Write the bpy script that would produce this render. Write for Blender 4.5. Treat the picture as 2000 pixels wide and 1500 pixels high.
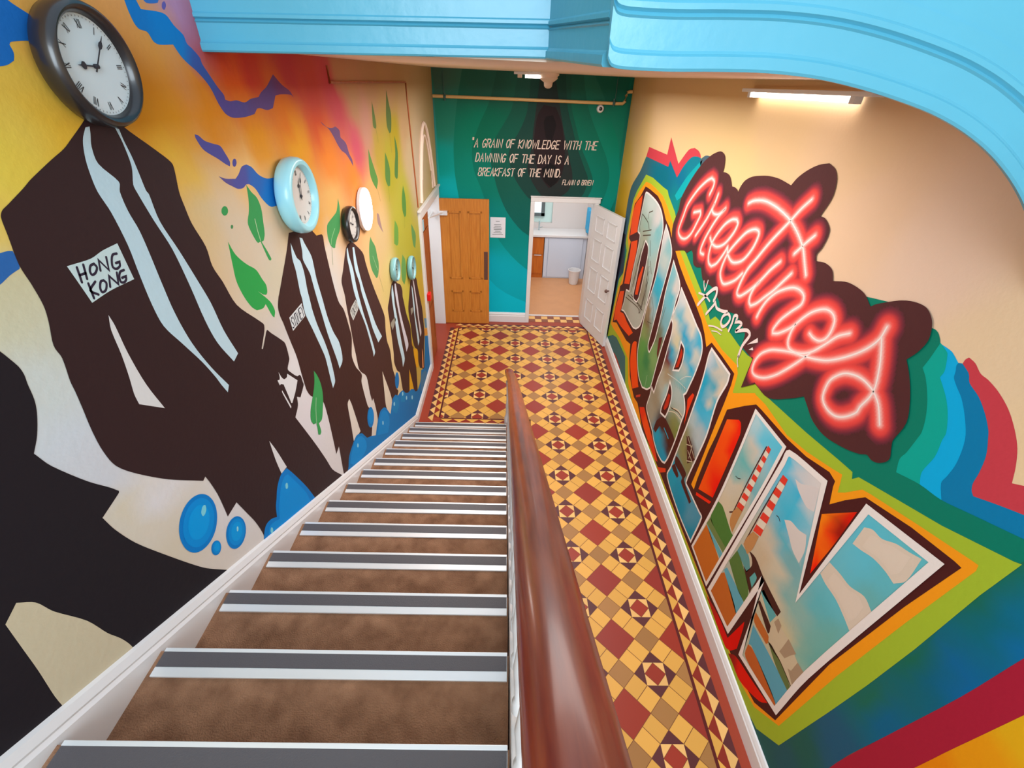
import bpy, bmesh, math, random
from mathutils import Vector, Matrix
from mathutils.geometry import delaunay_2d_cdt
random.seed(7)
for o in list(bpy.data.objects): bpy.data.objects.remove(o, do_unlink=True)
scene = bpy.context.scene
C = scene.collection

# ------------------------------------------------------------------ camera
cam_d = bpy.data.cameras.new('camera'); cam = bpy.data.objects.new('camera', cam_d); C.objects.link(cam)
cam_d.sensor_width = 36.0; cam_d.lens = 881.4135 / 2000 * 36.0; cam_d.clip_start = 0.02
yaw, pitch, roll = -0.0191, 0.589, 0.0347
fw = Vector((0, math.cos(pitch), -math.sin(pitch))); up = Vector((0, math.sin(pitch), math.cos(pitch))); rt = Vector((1, 0, 0))
rz = Matrix.Rotation(yaw, 3, 'Z'); fw, up, rt = rz @ fw, rz @ up, rz @ rt
rt, up = math.cos(roll) * rt + math.sin(roll) * up, -math.sin(roll) * rt + math.cos(roll) * up
cam.matrix_world = Matrix(((rt.x, up.x, -fw.x, 0), (rt.y, up.y, -fw.y, 0), (rt.z, up.z, -fw.z, 3.5), (0, 0, 0, 1)))
scene.camera = cam

# ------------------------------------------------------------------ world, lights, exposure
vs = scene.view_settings
vs.view_transform = 'Standard'; vs.look = 'None'; vs.gamma = 1.0; vs.use_curve_mapping = False
vs.exposure = 0.3
world = bpy.data.worlds.new('world'); scene.world = world; world.use_nodes = True
bgn = world.node_tree.nodes['Background']
bgn.inputs[0].default_value = (0.62, 0.82, 1.0, 1); bgn.inputs[1].default_value = 1.0

def area(name, loc, target, size, sy, power, col):
    d = bpy.data.lights.new(name, 'AREA'); d.shape = 'RECTANGLE'; d.size = size; d.size_y = sy
    d.energy = power; d.color = col
    o = bpy.data.objects.new(name, d); C.objects.link(o); o.location = loc
    o.rotation_euler = (Vector(target) - Vector(loc)).to_track_quat('-Z', 'Y').to_euler()
    return o
# daylight from the tall stair window behind the camera and the skylight over the stair well
area('stair_window_light', (0.0, -2.45, 4.3), (0.6, 4.0, 1.4), 2.4, 2.2, 155, (0.80, 0.92, 1.0))
# added fill over the lower hall, hung in the air without a fixture
area('hall_fill_light', (0.35, 4.15, 3.46), (0.35, 4.15, 0.0), 1.5, 3.8, 96, (1.0, 0.965, 0.93))
area('lobby_fill_light', (-1.5, 6.3, 2.35), (-1.5, 6.35, 0), 0.5, 0.5, 10, (0.9, 0.95, 1.0))  # added to brighten the dark lobby; no lamp is modelled there
area('kitchen_fill_light', (1.0, 8.6, 2.5), (1.0, 8.7, 0.0), 0.9, 0.9, 20, (1.0, 0.98, 0.95))  # added fill inside the kitchen, not tied to any fitting

# ------------------------------------------------------------------ mural data, in millimetres on each wall
POLY_L=[(1,(30,108,190),[1222,3659,1243,3630,1244,3614,1287,3592,1270,3574,1251,3545,1242,3545,1205,3541,1198,3536,1199,3522,1191,3508,1171,3500,1152,3497,1118,3496],[0,3,5,8,10,13]),
(1,(60,120,200),[1691,3675,1784,3686,1763,3668,1742,3664,1707,3662],[0,1,2]),
(1,(82,82,160),[1739,3323,1738,3311,1757,3278,1786,3259,1830,3237,1869,3214,1895,3202,1904,3217,1889,3247,1870,3274,1835,3284,1785,3299,1759,3317],[0,6]),
(1,(112,80,122),[2925,3287,2949,3270,3035,3241,3099,3193,3135,3157,3176,3124,3207,3106,3268,3084,3332,3040,3386,2992,3386,3033,3341,3076,3316,3130,3278,3157,3220,3182,3221,3219,3157,3246,3090,3242,3007,3254],[0,9,16]),
(1,(160,130,125),[3809,2589,3863,2564,3883,2506,3904,2446,3932,2396,3855,2455,3797,2519],[0,4]),
(1,(45,105,178),[923,3174,944,3170,961,3169,970,3166,969,3139,963,3129,938,3124,908,3114,885,3113],[0,3,5,8]),
(1,(60,158,88),[1974,3123,1998,3091,2030,3061,2041,3017,2029,2966,2013,2915,1990,2893,1971,2894,1996,2846,2013,2806,2004,2800,1989,2809,1975,2853,1963,2897,1940,2897,1929,2911,1911,2954,1906,2990,1939,3029,1962,3074],[0,6,7,10,13,14]),
(1,(48,165,80),[1734,2963,1756,2907,1806,2853,1866,2806,1892,2755,1910,2720,1903,2691,1888,2683,1865,2695,1834,2722,1881,2672,1910,2634,1921,2591,1901,2567,1888,2581,1874,2618,1863,2650,1834,2643,1784,2656,1755,2684,1725,2742,1708,2814,1718,2883],[0,7,9,13,16,18]),
(1,(72,150,88),[2988,2868,2991,2821,2978,2781,2929,2696,2846,2658,2799,2627,2793,2617,2767,2621,2739,2639,2722,2657,2707,2710,2731,2766,2795,2782,2866,2792,2921,2803,2959,2834],[0,6,7]),
(1,(85,148,88),[3548,2474,3566,2441,3637,2367,3654,2278,3668,2222,3636,2164,3585,2134,3545,2140,3513,2173,3457,2244,3440,2324,3465,2396,3499,2441],[0,7]),
(1,(96,118,60),[4073,3351,4106,3272,4121,3184,4093,3162,4026,3184,4037,3259],[0,3]),
(1,(90,112,55),[4581,3418,4635,3305,4673,3226,4611,3111,4541,3093,4473,3149,4482,3236,4532,3327],[0,4]),
(1,(88,138,66),[3804,3056,3851,2980,3921,2880,3964,2808,3898,2751,3829,2801,3772,2866,3768,2938],[0,4]),
(1,(84,126,60),[4302,2974,4374,2894,4406,2807,4348,2698,4272,2707,4213,2775,4246,2871],[0,3,4]),
(1,(80,120,60),[4712,3062,4764,2994,4785,2906,4686,2720,4633,2706,4566,2748,4615,2840,4679,2918],[0,4]),
(1,(84,134,60),[4872,2610,4925,2512,4927,2412,4880,2321,4798,2320,4738,2404,4773,2518],[0,4]),
(1,(104,154,66),[4376,2393,4454,2326,4473,2273,4416,2166,4344,2163,4255,2209,4313,2316],[0,4,5]),
(1,(96,146,80),[5093,2179,5182,2112,5287,1998,5193,1878,5099,1947,5075,2084],[0,3]),
(1,(100,152,76),[4536,2017,4640,1913,4590,1765,4483,1716,4400,1809,4438,1929],[0,3]),
(2,(34,30,36),[820,3028,832,2996,840,2971,846,2948,846,2928,841,2907,834,2869,822,2839,795,2796,767,2765,781,2713,827,2615,866,2550,881,2521,878,2516,806,2498,815,2438,840,2348,888,2230,954,2079,996,1993,1071,1871,1118,1795,668,2019,467,2143,315,2238],[0,9,13,15,22,25]),
(3,(208,198,170),[523,2492,561,2511,585,2471,597,2413,632,2307,647,2217,662,2158,669,2102,665,2044,470,2149,480,2164,487,2235,502,2330,513,2415],[0,1,8,9]),
(2,(53,35,37),[1323,3400,1290,3380,1247,3356,1212,3337,1165,3319,1092,3289,1064,3275,1013,3252,995,3244,985,3232,978,3197,966,3137,968,3090,967,3040,957,3002,938,2951,940,2915,927,2857,924,2828,918,2785,907,2715,903,2647,912,2586,951,2518,1033,2410,1149,2284,1165,2289,1172,2253,1180,2182,1180,2111,1178,2058,1247,2061,1271,1976,1299,1873,1312,1773,1300,1728,1473,1624,1788,1434,2209,1221,2156,1303,2062,1442,2016,1573,1943,1767,1829,2040,1883,2075,1897,2121,1929,2095,1992,2130,1992,2154,1990,2187,1980,2203,1956,2209,1935,2229,1888,2288,1890,2302,1925,2328,1929,2346,1931,2380,1930,2409,1923,2427,1882,2473,1839,2518,1815,2548,1803,2544,1784,2528,1739,2491,1731,2498,1773,2536,1793,2556,1802,2575,1799,2586,1758,2630,1660,2737,1624,2846,1597,2915,1598,2985,1568,3072,1562,3131,1561,3174,1574,3229,1574,3258,1517,3304,1429,3369,1426,3395],[0,25,26,30,31,35,38,43,45,46,50,51,62,65,66,83]),
(3,(192,222,236),[1301,3375,1315,3376,1308,3360,1294,3332,1292,3293,1334,3243,1323,3219,1323,3169,1334,3112,1336,3045,1335,2957,1337,2849,1356,2730,1398,2608,1452,2493,1432,2473,1414,2521,1402,2561,1367,2648,1313,2754,1272,2836,1264,2912,1267,3006,1272,3087,1265,3178,1252,3230,1252,3263,1259,3307,1276,3348],[0,1,14,15]),
(3,(192,222,236),[1398,3367,1410,3363,1411,3335,1417,3296,1419,3256,1420,3205,1426,3192,1427,3115,1461,3013,1495,2896,1519,2805,1534,2688,1568,2568,1528,2554,1477,2665,1457,2768,1449,2895,1434,3026,1404,3124,1383,3207,1381,3228,1402,3272,1404,3329],[0,1,12,13]),
(3,(222,224,226),[1111,2949,1114,2915,1111,2831,1118,2721,1140,2615,1066,2685,1067,2720,1079,2774,1090,2839,1097,2911],[0,4,5]),
(3,(200,224,228),[1069,3098,1140,3093,1184,3100,1240,3103,1242,3000,1154,3002,1084,2996,1078,3039],[0,3,4,6]),
(3,(224,226,230),[1870,2279,1945,2191,1896,2154,1839,2124,1831,2130,1824,2182,1815,2237,1813,2254,1793,2270,1780,2271,1774,2303,1791,2295,1799,2304,1802,2331,1814,2294,1830,2272,1856,2267],[0,1,3,4,7,8,9,10,11,13,15]),
(3,(224,226,230),[1786,2239,1821,2115,1812,2110,1781,2230],[0,2]),
(3,(224,226,230),[1569,2107,1595,2025,1629,1886,1574,1895,1567,1979,1567,2059],[0,2,3]),
(4,(0,128,214),[1475,1826,1513,1871,1567,1895,1625,1882,1668,1794,1741,1623,1794,1461,1475,1630,1291,1732,1318,1776,1350,1796,1394,1782,1434,1748,1452,1798],[3,6,8,12]),
(5,(0,146,230),[1495,1803,1537,1846,1583,1862,1617,1848,1652,1769,1717,1609,1730,1529,1487,1653,1340,1737,1361,1764,1401,1751,1445,1720,1472,1775],[3,6,8,11]),
(2,(62,37,35),[2236,2859,2352,2840,2498,2801,2550,2759,2624,2746,2639,2729,2632,2672,2640,2565,2649,2453,2676,2313,2739,2221,2775,2068,2781,1994,2723,1893,2729,1839,2762,1764,2815,1696,2842,1647,2809,1613,2820,1494,2843,1365,2870,1305,2813,1088,2438,1100,2197,1238,2191,1268,2216,1498,2157,1485,2165,1636,2169,1803,2156,1903,2099,1963,2035,2030,2011,2077,2005,2115,2002,2195,2001,2295,1986,2378,1971,2457,1962,2511,1952,2551,1955,2594,1984,2633,1995,2641,2075,2709,2171,2792],[0,3,4,24,26,27]),
(3,(222,216,206),[2527,1656,2550,1591,2606,1303,2532,1316,2455,1338,2471,1494,2483,1640],[0,2,4]),
(3,(192,222,236),[2229,2813,2242,2767,2258,2728,2287,2700,2298,2636,2289,2548,2291,2489,2292,2428,2311,2325,2355,2186,2377,2067,2376,1908,2323,1885,2320,1937,2316,2103,2300,2165,2240,2339,2201,2449,2207,2530,2203,2569,2213,2675,2208,2742],[0,12]),
(3,(192,222,236),[2338,2808,2366,2797,2381,2764,2428,2683,2431,2611,2430,2555,2450,2421,2466,2299,2502,2185,2558,2075,2553,1956,2480,1930,2468,2007,2417,2215,2398,2348,2381,2459,2370,2560,2363,2612,2320,2697,2333,2741],[0,1,11]),
(3,(216,224,228),[2029,2505,2190,2512,2194,2437,2032,2431],[0,1,2,3]),
(4,(60,158,88),[2138,2129,2164,2078,2179,2019,2177,1956,2154,1902,2109,1841,2085,1822,2043,1829,2046,1792,2044,1766,2026,1758,2004,1777,2014,1822,2015,1851,2004,1860,1985,1868,1971,1897,1969,1920,1995,1965,2040,2002,2086,2040,2118,2080],[0,7,10,11,13,15]),
(2,(68,42,40),[2992,2566,3099,2572,3186,2511,3260,2459,3312,2409,3331,2341,3377,2224,3439,2100,3489,2012,3580,1857,3626,1749,3600,1652,3594,1532,3649,1405,3647,1220,3694,1077,3679,960,3733,880,3479,846,2949,1001,2950,1045,3016,1092,3013,1226,2994,1327,2959,1323,2941,1419,2931,1576,2843,1673,2804,1735,2799,1853,2794,1963,2798,2088,2795,2211,2800,2303,2791,2350,2792,2405,2850,2452,2932,2527],[1,19,23,24]),
(3,(222,212,192),[3329,1377,3484,964,3374,870,3285,1024,3304,1216],[0,2]),
(3,(192,222,236),[2983,2552,3005,2552,3004,2497,3038,2391,3044,2286,3059,2200,3100,2034,3157,1875,3222,1637,3169,1615,3168,1673,3107,1918,3028,2098,2983,2244,2974,2314,2971,2424,2965,2492],[0,1,9]),
(3,(192,222,236),[3100,2526,3134,2518,3136,2425,3150,2338,3193,2189,3214,2135,3277,1981,3352,1814,3464,1647,3342,1653,3254,1827,3209,1969,3134,2182,3122,2264,3076,2387],[0,1,8,9]),
(3,(196,200,196),[2844,2170,2984,2192,3012,2117,2868,2085],[1,3]),
(2,(68,42,40),[3990,1919,4119,1915,4196,1844,4310,1784,4361,1707,4348,1642,4365,1596,4429,1404,4523,1249,4546,1174,4537,1036,4595,898,4580,803,4624,621,4569,300,3936,672,3900,809,3877,1011,3796,1090,3728,1225,3752,1313,3759,1529,3757,1682,3759,1777,3834,1824,3916,1884],[1,14,15]),
(3,(224,170,34),[4279,807,4381,481,4362,443,4174,574],[0,2,3]),
(3,(192,222,236),[3980,1903,4009,1897,4015,1782,4007,1707,4047,1494,4092,1228,4136,1031,4021,993,4023,1097,3946,1376,3941,1626,3935,1821],[0,1,7]),
(3,(208,208,220),[4086,1882,4135,1863,4155,1723,4178,1555,4270,1314,4364,1081,4244,1050,4210,1200,4122,1525,4069,1781],[0,1,6]),
(3,(152,148,134),[3792,1610,3948,1598,3973,1557,3820,1525],[1,3]),
(2,(68,42,40),[4792,1655,4917,1656,5094,1553,5138,1434,5276,1115,5295,993,5292,738,5274,702,5171,576,5081,308,4815,496,4767,622,4795,750,4652,880,4587,1010,4564,1210,4532,1380,4548,1440,4632,1517],[1,9,10]),
(3,(224,168,32),[4536,1037,4534,972,4609,863,4672,855,4774,783,4780,687,4729,549,4623,622,4576,799,4568,913],[0,2,3,4,6,7]),
(3,(192,222,236),[4801,1586,4846,1520,4863,1299,4848,1202,4938,821,4850,791,4835,905,4794,1292],[0,5]),
(3,(214,208,214),[4895,1616,4938,1575,4997,1363,5031,1224,5048,1040,5104,850,5015,824,4958,1217],[0,6]),
(3,(150,148,134),[4645,1372,4755,1341,4765,1299,4649,1289],[0,1,3]),
(3,(226,150,100),[5043,647,5076,553,5041,357,4963,405],[0,2,3]),
(1,(110,150,175),[5344,926,5513,839,5530,693,5356,780],[0,1,2,3]),
(1,(214,150,60),[5280,796,5527,687,5530,599,5309,684],[0,1,2,3]),
(4,(0,122,196),[2176,1245,2266,1242,2326,1306,2439,1333,2527,1330,2626,1267,2706,1152,2796,1092,2901,1013,3008,1081,3111,1106,3220,1066,3273,1018,3378,867,3498,948,3612,927,3704,853,3802,826,3907,778,3995,684,4101,610,4255,553,4375,471,4461,374,4577,321,4784,325,4874,421,5086,324,5288,695,5571,554,5640,144,5563,86,4880,76,4270,64,3304,608],[0,5,6,8,11,13,15,16,18,20,21,22,23,26,27,28,29]),
(5,(0,140,218),[2317,1251,2377,1292,2478,1314,2547,1299,2613,1247,2666,1161,2656,1091,2521,1108,2360,1196],[0,3,4,8]),
(5,(0,136,212),[2948,974,3044,1053,3145,1069,3223,1038,3295,949,3317,836,3220,774],[0,3,6]),
(5,(0,134,200),[3460,860,3532,910,3618,898,3696,818,3674,731,3556,737],[2,5]),
(5,(0,136,200),[3772,724,3828,781,3899,765,3966,685,3928,611],[0,2,4]),
(5,(0,128,196),[4096,488,4164,560,4269,522,4382,422,4354,301],[0,2,3,4]),
(5,(70,130,178),[4733,186,4850,344,5106,284,5216,150,4975,101],[0,2]),
(1,(110,100,180),[1800,3665,1796,3661,1791,3657,1786,3654,1781,3654,1778,3655,1777,3659,1779,3663,1783,3668,1788,3672,1793,3674,1798,3675,1801,3673,1802,3670],[]),
(1,(82,82,160),[1948,3207,1943,3202,1936,3198,1929,3196,1923,3197,1918,3200,1917,3205,1919,3211,1924,3217,1931,3221,1938,3223,1945,3222,1949,3219,1950,3213],[]),
(1,(60,158,88),[1796,3062,1790,3056,1781,3052,1771,3051,1761,3053,1755,3058,1752,3064,1754,3071,1760,3077,1769,3081,1779,3082,1788,3080,1795,3075,1797,3069],[]),
(1,(70,140,85),[1797,3002,1794,3000,1790,2998,1787,2997,1783,2998,1781,3000,1780,3003,1781,3006,1784,3009,1787,3011,1791,3011,1795,3010,1797,3008,1798,3005],[]),
(3,(0,128,214),[1109,2082,1068,2064,1024,2070,988,2096,966,2137,961,2183,972,2226,998,2260,1034,2278,1074,2277,1112,2256,1139,2218,1149,2169,1138,2120],[]),
(4,(0,146,230),[1100,2099,1066,2084,1030,2088,1000,2109,982,2142,977,2180,987,2217,1009,2245,1040,2261,1073,2260,1105,2243,1127,2211,1134,2171,1125,2131],[]),
(5,(0,160,240),[1085,2126,1062,2115,1037,2116,1016,2130,1003,2152,1001,2178,1008,2204,1024,2224,1046,2235,1070,2235,1092,2224,1106,2203,1110,2175,1103,2148],[]),
(3,(0,128,214),[1222,1898,1197,1885,1170,1887,1145,1903,1128,1930,1122,1962,1127,1993,1142,2017,1164,2030,1190,2029,1215,2015,1233,1989,1242,1956,1238,1923],[]),
(4,(0,146,230),[1217,1908,1197,1897,1174,1899,1154,1912,1140,1934,1134,1960,1138,1986,1151,2006,1170,2017,1192,2017,1213,2005,1228,1984,1234,1957,1231,1930],[]),
(5,(0,160,240),[1208,1926,1193,1918,1178,1918,1164,1927,1154,1941,1151,1959,1154,1977,1163,1992,1177,2000,1192,2000,1206,1992,1217,1978,1220,1959,1217,1941],[]),
(3,(0,128,214),[1085,1987,1075,1981,1064,1982,1053,1990,1046,2002,1043,2016,1045,2030,1051,2040,1061,2046,1072,2045,1082,2038,1090,2026,1093,2012,1091,1998],[]),
(4,(0,146,230),[1084,1991,1076,1986,1067,1987,1058,1993,1052,2003,1050,2015,1052,2026,1057,2035,1065,2040,1074,2039,1083,2034,1089,2024,1091,2012,1090,2000],[]),
(5,(0,160,240),[1081,1999,1076,1996,1069,1996,1063,2000,1059,2007,1058,2015,1059,2023,1063,2029,1069,2032,1075,2032,1081,2028,1085,2022,1087,2014,1085,2006],[]),
(6,(130,215,235),[1101,2181,1094,2177,1087,2175,1081,2177,1078,2182,1078,2189,1080,2197,1086,2203,1093,2208,1100,2209,1105,2207,1109,2203,1109,2196,1106,2188],[]),
(6,(150,220,240),[1198,1959,1195,1956,1192,1954,1189,1955,1187,1957,1187,1961,1188,1965,1190,1970,1192,1973,1195,1975,1198,1974,1200,1972,1201,1968,1200,1964],[]),
(6,(130,215,235),[1588,1796,1584,1791,1578,1789,1573,1791,1569,1795,1566,1802,1567,1809,1569,1816,1573,1821,1579,1822,1584,1821,1588,1817,1591,1810,1590,1803],[]),
(6,(130,215,235),[1376,1724,1372,1719,1367,1717,1363,1719,1359,1723,1358,1730,1358,1737,1361,1743,1365,1747,1369,1749,1374,1748,1377,1743,1379,1737,1379,1730],[]),
(4,(0,120,196),[2934,1178,2908,1152,2873,1142,2837,1152,2805,1177,2785,1214,2780,1254,2791,1290,2815,1315,2848,1325,2884,1318,2916,1294,2937,1257,2944,1216],[]),
(5,(0,136,212),[2920,1199,2901,1179,2876,1171,2850,1177,2829,1194,2815,1221,2812,1250,2820,1277,2838,1296,2862,1305,2887,1300,2910,1283,2924,1257,2928,1227],[]),
(4,(0,118,190),[3812,964,3787,937,3754,925,3718,930,3686,952,3666,984,3660,1022,3670,1057,3693,1083,3725,1096,3761,1091,3792,1071,3814,1039,3821,1000],[]),
(6,(150,215,240),[3142,952,3137,946,3129,944,3120,947,3112,953,3107,962,3106,971,3108,979,3113,985,3121,987,3129,984,3137,978,3142,970,3144,960],[]),
(6,(150,215,240),[3555,857,3549,851,3540,849,3529,852,3520,859,3513,869,3510,879,3512,888,3519,894,3528,896,3538,894,3548,887,3555,877,3557,866],[]),
(6,(150,215,240),[4036,587,4029,580,4018,579,4005,583,3993,592,3984,603,3980,616,3982,626,3989,633,4000,634,4013,631,4025,622,4034,610,4038,598],[]),
(6,(150,215,240),[4287,415,4279,408,4267,407,4252,412,4239,422,4229,434,4224,448,4226,459,4233,466,4246,468,4260,463,4274,453,4284,441,4289,427],[]),
(6,(150,215,240),[2517,1240,2513,1235,2507,1234,2501,1235,2496,1240,2492,1246,2492,1254,2494,1261,2498,1265,2504,1267,2510,1266,2515,1261,2519,1255,2519,1247],[]),
(6,(150,215,240),[3903,735,3896,729,3886,727,3874,730,3862,738,3854,749,3851,761,3853,771,3859,777,3870,779,3882,776,3893,768,3902,757,3905,745],[])]
STROKE_L=[(2,(190,225,180),43,[1967,2990,1963,2944,1965,2900],[0,2]),
(1,(95,130,85),46,[2739,2639,2720,2589,2701,2541],[0,2]),
(2,(170,215,160),37,[2843,2721,2765,2684,2737,2652],[0,2]),
(1,(110,120,70),43,[3625,2132,3666,2045,3693,1960],[0,2]),
(2,(190,220,170),41,[3533,2326,3573,2254,3616,2179],[0,2]),
(1,(96,118,60),39,[4096,3169,4122,3065],[0,1]),
(1,(96,118,60),44,[4543,3096,4541,2943],[0,1]),
(1,(96,118,60),41,[3917,2755,3961,2648],[0,1]),
(1,(96,118,60),44,[4291,2704,4266,2584],[0,1]),
(1,(96,118,60),51,[4798,2320,4749,2225],[0,1]),
(4,(48,40,60),64,[1092,3087,1085,3051],[0,1]),
(4,(48,40,60),65,[1112,3087,1103,3053],[0,1]),
(4,(48,40,60),64,[1090,3068,1107,3067],[0,1]),
(4,(48,40,60),66,[1142,3079,1130,3078,1121,3067,1122,3057,1134,3058,1145,3068,1142,3079],[0,6]),
(4,(48,40,60),67,[1151,3058,1160,3083,1176,3050,1186,3082],[0,1,2,3]),
(4,(48,40,60),69,[1223,3080,1209,3081,1198,3069,1192,3053,1201,3045,1215,3048,1220,3058,1207,3059],[0,6,7]),
(4,(48,40,60),66,[1100,3042,1095,3004],[0,1]),
(4,(48,40,60),66,[1121,3039,1096,3025,1112,3007],[0,2]),
(4,(48,40,60),67,[1146,3033,1136,3033,1126,3020,1126,3008,1139,3009,1150,3023,1146,3033],[0,6]),
(4,(48,40,60),69,[1156,3011,1168,3037,1184,3007,1196,3036],[0,1,2,3]),
(4,(48,40,60),71,[1222,3034,1208,3034,1198,3024,1195,3010,1205,3005,1215,3009,1219,3017,1205,3018],[0,6,7]),
(5,(200,232,200),38,[2086,1980,2049,1924,2016,1847],[0,2]),
(4,(40,35,55),57,[2057,2489,2049,2496,2041,2484,2044,2471,2053,2463,2055,2448,2047,2440,2038,2448],[0,1,2,3,4,5,6,7]),
(4,(40,35,55),57,[2064,2496,2073,2469,2083,2497],[0,1,2]),
(4,(40,35,55),58,[2073,2469,2072,2440],[0,1]),
(4,(40,35,55),58,[2089,2440,2089,2497,2100,2498,2108,2475,2106,2452,2098,2441,2089,2440],[0,1,2,3,4,5,6]),
(4,(40,35,55),58,[2115,2441,2115,2498,2134,2441,2134,2499],[0,1,2,3]),
(4,(40,35,55),59,[2159,2500,2141,2499,2141,2441,2160,2442],[0,1,2,3]),
(4,(40,35,55),59,[2141,2472,2157,2472],[0,1]),
(4,(40,35,55),59,[2167,2500,2178,2472,2187,2501],[0,1,2]),
(4,(40,35,55),60,[2178,2472,2177,2442],[0,1]),
(4,(60,62,66),53,[2856,2159,2875,2163],[0,1]),
(4,(60,62,66),53,[2866,2161,2883,2101],[0,1]),
(4,(60,62,66),54,[2891,2166,2887,2152,2893,2128,2907,2105,2914,2113,2908,2144,2898,2164,2891,2166],[0,1,2,3,4,5,6,7]),
(4,(60,62,66),54,[2926,2109,2908,2168],[0,1]),
(4,(60,62,66),54,[2927,2172,2918,2136,2946,2113],[0,1,2]),
(4,(60,62,66),54,[2934,2173,2953,2146,2953,2177],[0,1,2]),
(4,(60,62,66),55,[2953,2146,2962,2116],[0,1]),
(4,(60,62,66),55,[2970,2180,2966,2167,2972,2143,2987,2121,2994,2128,2988,2158,2977,2178,2970,2180],[0,1,2,3,4,5,6,7])]
SOFT_L=[(0,[(1158,3452,(222,185,75)),(1153,3385,(225,195,80)),(1214,3326,(228,182,50)),(1750,3601,(228,160,75)),(1606,3445,(224,142,35)),(1522,3383,(218,142,12)),(1628,3364,(220,146,15)),(1881,3347,(222,142,15)),(2150,3274,(226,152,20)),(1855,3411,(226,140,20)),(2073,3487,(218,95,30)),(1999,3539,(190,60,45)),(2214,3522,(195,60,50)),(2615,3531,(182,60,68)),(2883,3425,(188,70,62)),(2876,3283,(205,82,40)),(2494,3329,(216,120,25)),(2550,3215,(222,158,30)),(2949,3122,(226,132,45)),(3362,2948,(226,132,52)),(3503,3088,(200,85,105)),(3277,3366,(195,75,88)),(3152,3471,(190,70,80)),(3353,3497,(185,140,100)),(3611,3385,(182,142,102)),(4052,3472,(180,140,100)),(3840,3220,(190,140,120)),(4707,3435,(184,146,104)),(5201,3087,(186,152,110)),(5346,2840,(190,168,130)),(4719,3074,(170,152,35)),(4116,3022,(176,152,60)),(4381,2831,(165,158,45)),(4856,2427,(168,166,55)),(4516,2262,(172,168,60)),(4910,1993,(174,168,55)),(5618,2651,(195,175,150)),(3726,2670,(218,168,105)),(3803,2452,(208,182,132)),(3523,2246,(216,186,130)),(3842,1947,(212,192,122)),(2580,2779,(214,162,75)),(2882,2851,(216,172,100)),(2651,2611,(212,204,190)),(2560,2455,(208,208,208)),(1993,3160,(236,195,125)),(1795,3093,(222,200,165)),(1806,2986,(216,202,178)),(2012,2887,(212,202,182)),(2235,2896,(216,196,160)),(2004,2701,(208,202,178)),(1860,2636,(216,206,186)),(1894,2518,(208,204,200)),(1652,3181,(232,190,90)),(1660,3096,(218,196,150)),(1578,3283,(230,180,60)),(925,3103,(208,203,168)),(909,3000,(208,208,182)),(885,2877,(208,218,218)),(849,2750,(208,218,228)),(874,2605,(208,214,224)),(960,2411,(225,225,230)),(891,2444,(216,208,188)),(940,2215,(216,207,188)),(1043,1986,(220,212,202)),(1199,2059,(222,222,226)),(564,2393,(208,198,168)),(556,2236,(204,190,170)),(554,2097,(216,202,178)),(1007,3232,(232,200,90)),(1070,3313,(230,206,80)),(1291,3602,(228,165,80)),(1816,3666,(205,155,200)),(1854,3608,(196,140,175)),(1643,3644,(228,160,90)),(1685,3572,(228,160,75)),(1886,3584,(175,90,110)),(1972,2245,(222,222,226)),(1970,1876,(222,220,226)),(2091,1489,(222,220,222)),(2560,1539,(222,216,205)),(2910,1426,(216,212,208)),(3351,1116,(222,208,178)),(3669,1627,(222,195,135)),(3687,1351,(222,200,150)),(4633,1456,(195,182,70)),(4653,1133,(190,170,60)),(5356,1348,(200,168,50)),(5283,963,(205,175,90)),(5425,1713,(175,170,60))],[],[]),
(1,[(1624,3647,(25,125,205)),(1768,3589,(20,135,215)),(1909,3500,(62,95,175)),(1977,3391,(88,78,155)),(2319,3396,(95,75,140)),(2554,3430,(110,65,120))],[1616,3663,1617,3635,1624,3608,1637,3596,1669,3591,1683,3570,1708,3564,1775,3568,1795,3542,1820,3523,1869,3495,1914,3455,1939,3404,1966,3372,2012,3356,2102,3353,2188,3359,2222,3377,2250,3378,2312,3368,2371,3373,2424,3419,2482,3423,2595,3419,2625,3406,2592,3434,2515,3461,2447,3499,2402,3476,2352,3452,2293,3434,2259,3417,2190,3413,2132,3402,2072,3411,2025,3409,1992,3415,1991,3431,1964,3455,1931,3493,1907,3522,1903,3540,1873,3563,1852,3575,1846,3597,1811,3618,1787,3641,1754,3646,1707,3645,1674,3644,1664,3668],[0,7,16,17,20,21,24,27,31,36,49,50]),
(1,[(1809,3175,(95,85,150)),(1950,3157,(82,85,165)),(2057,3120,(45,105,190)),(2125,3035,(18,118,205))],[1803,3182,1844,3167,1909,3156,1940,3168,1977,3189,2017,3192,2054,3176,2093,3142,2159,3116,2249,3109,2208,2995,2141,3001,2108,3015,2067,3053,2037,3096,1999,3120,1975,3124,1945,3116,1906,3120,1873,3135,1833,3156],[0,2,5,9,10,16])]
POLY_B=[(6,(42,30,34),[438,3257,362,3135,332,2905,339,2660,454,2359,586,2201,729,2318,787,2593,711,3022,608,3232],[0,5,9]),
(7,(26,20,24),[452,3046,476,3120,573,3141,625,3020,583,2829,494,2859],[1,2,4,5]),
(7,(22,20,22),[462,2463,583,2547,732,2457,714,2318,616,2217,502,2312],[0,1,2,4])]
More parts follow.
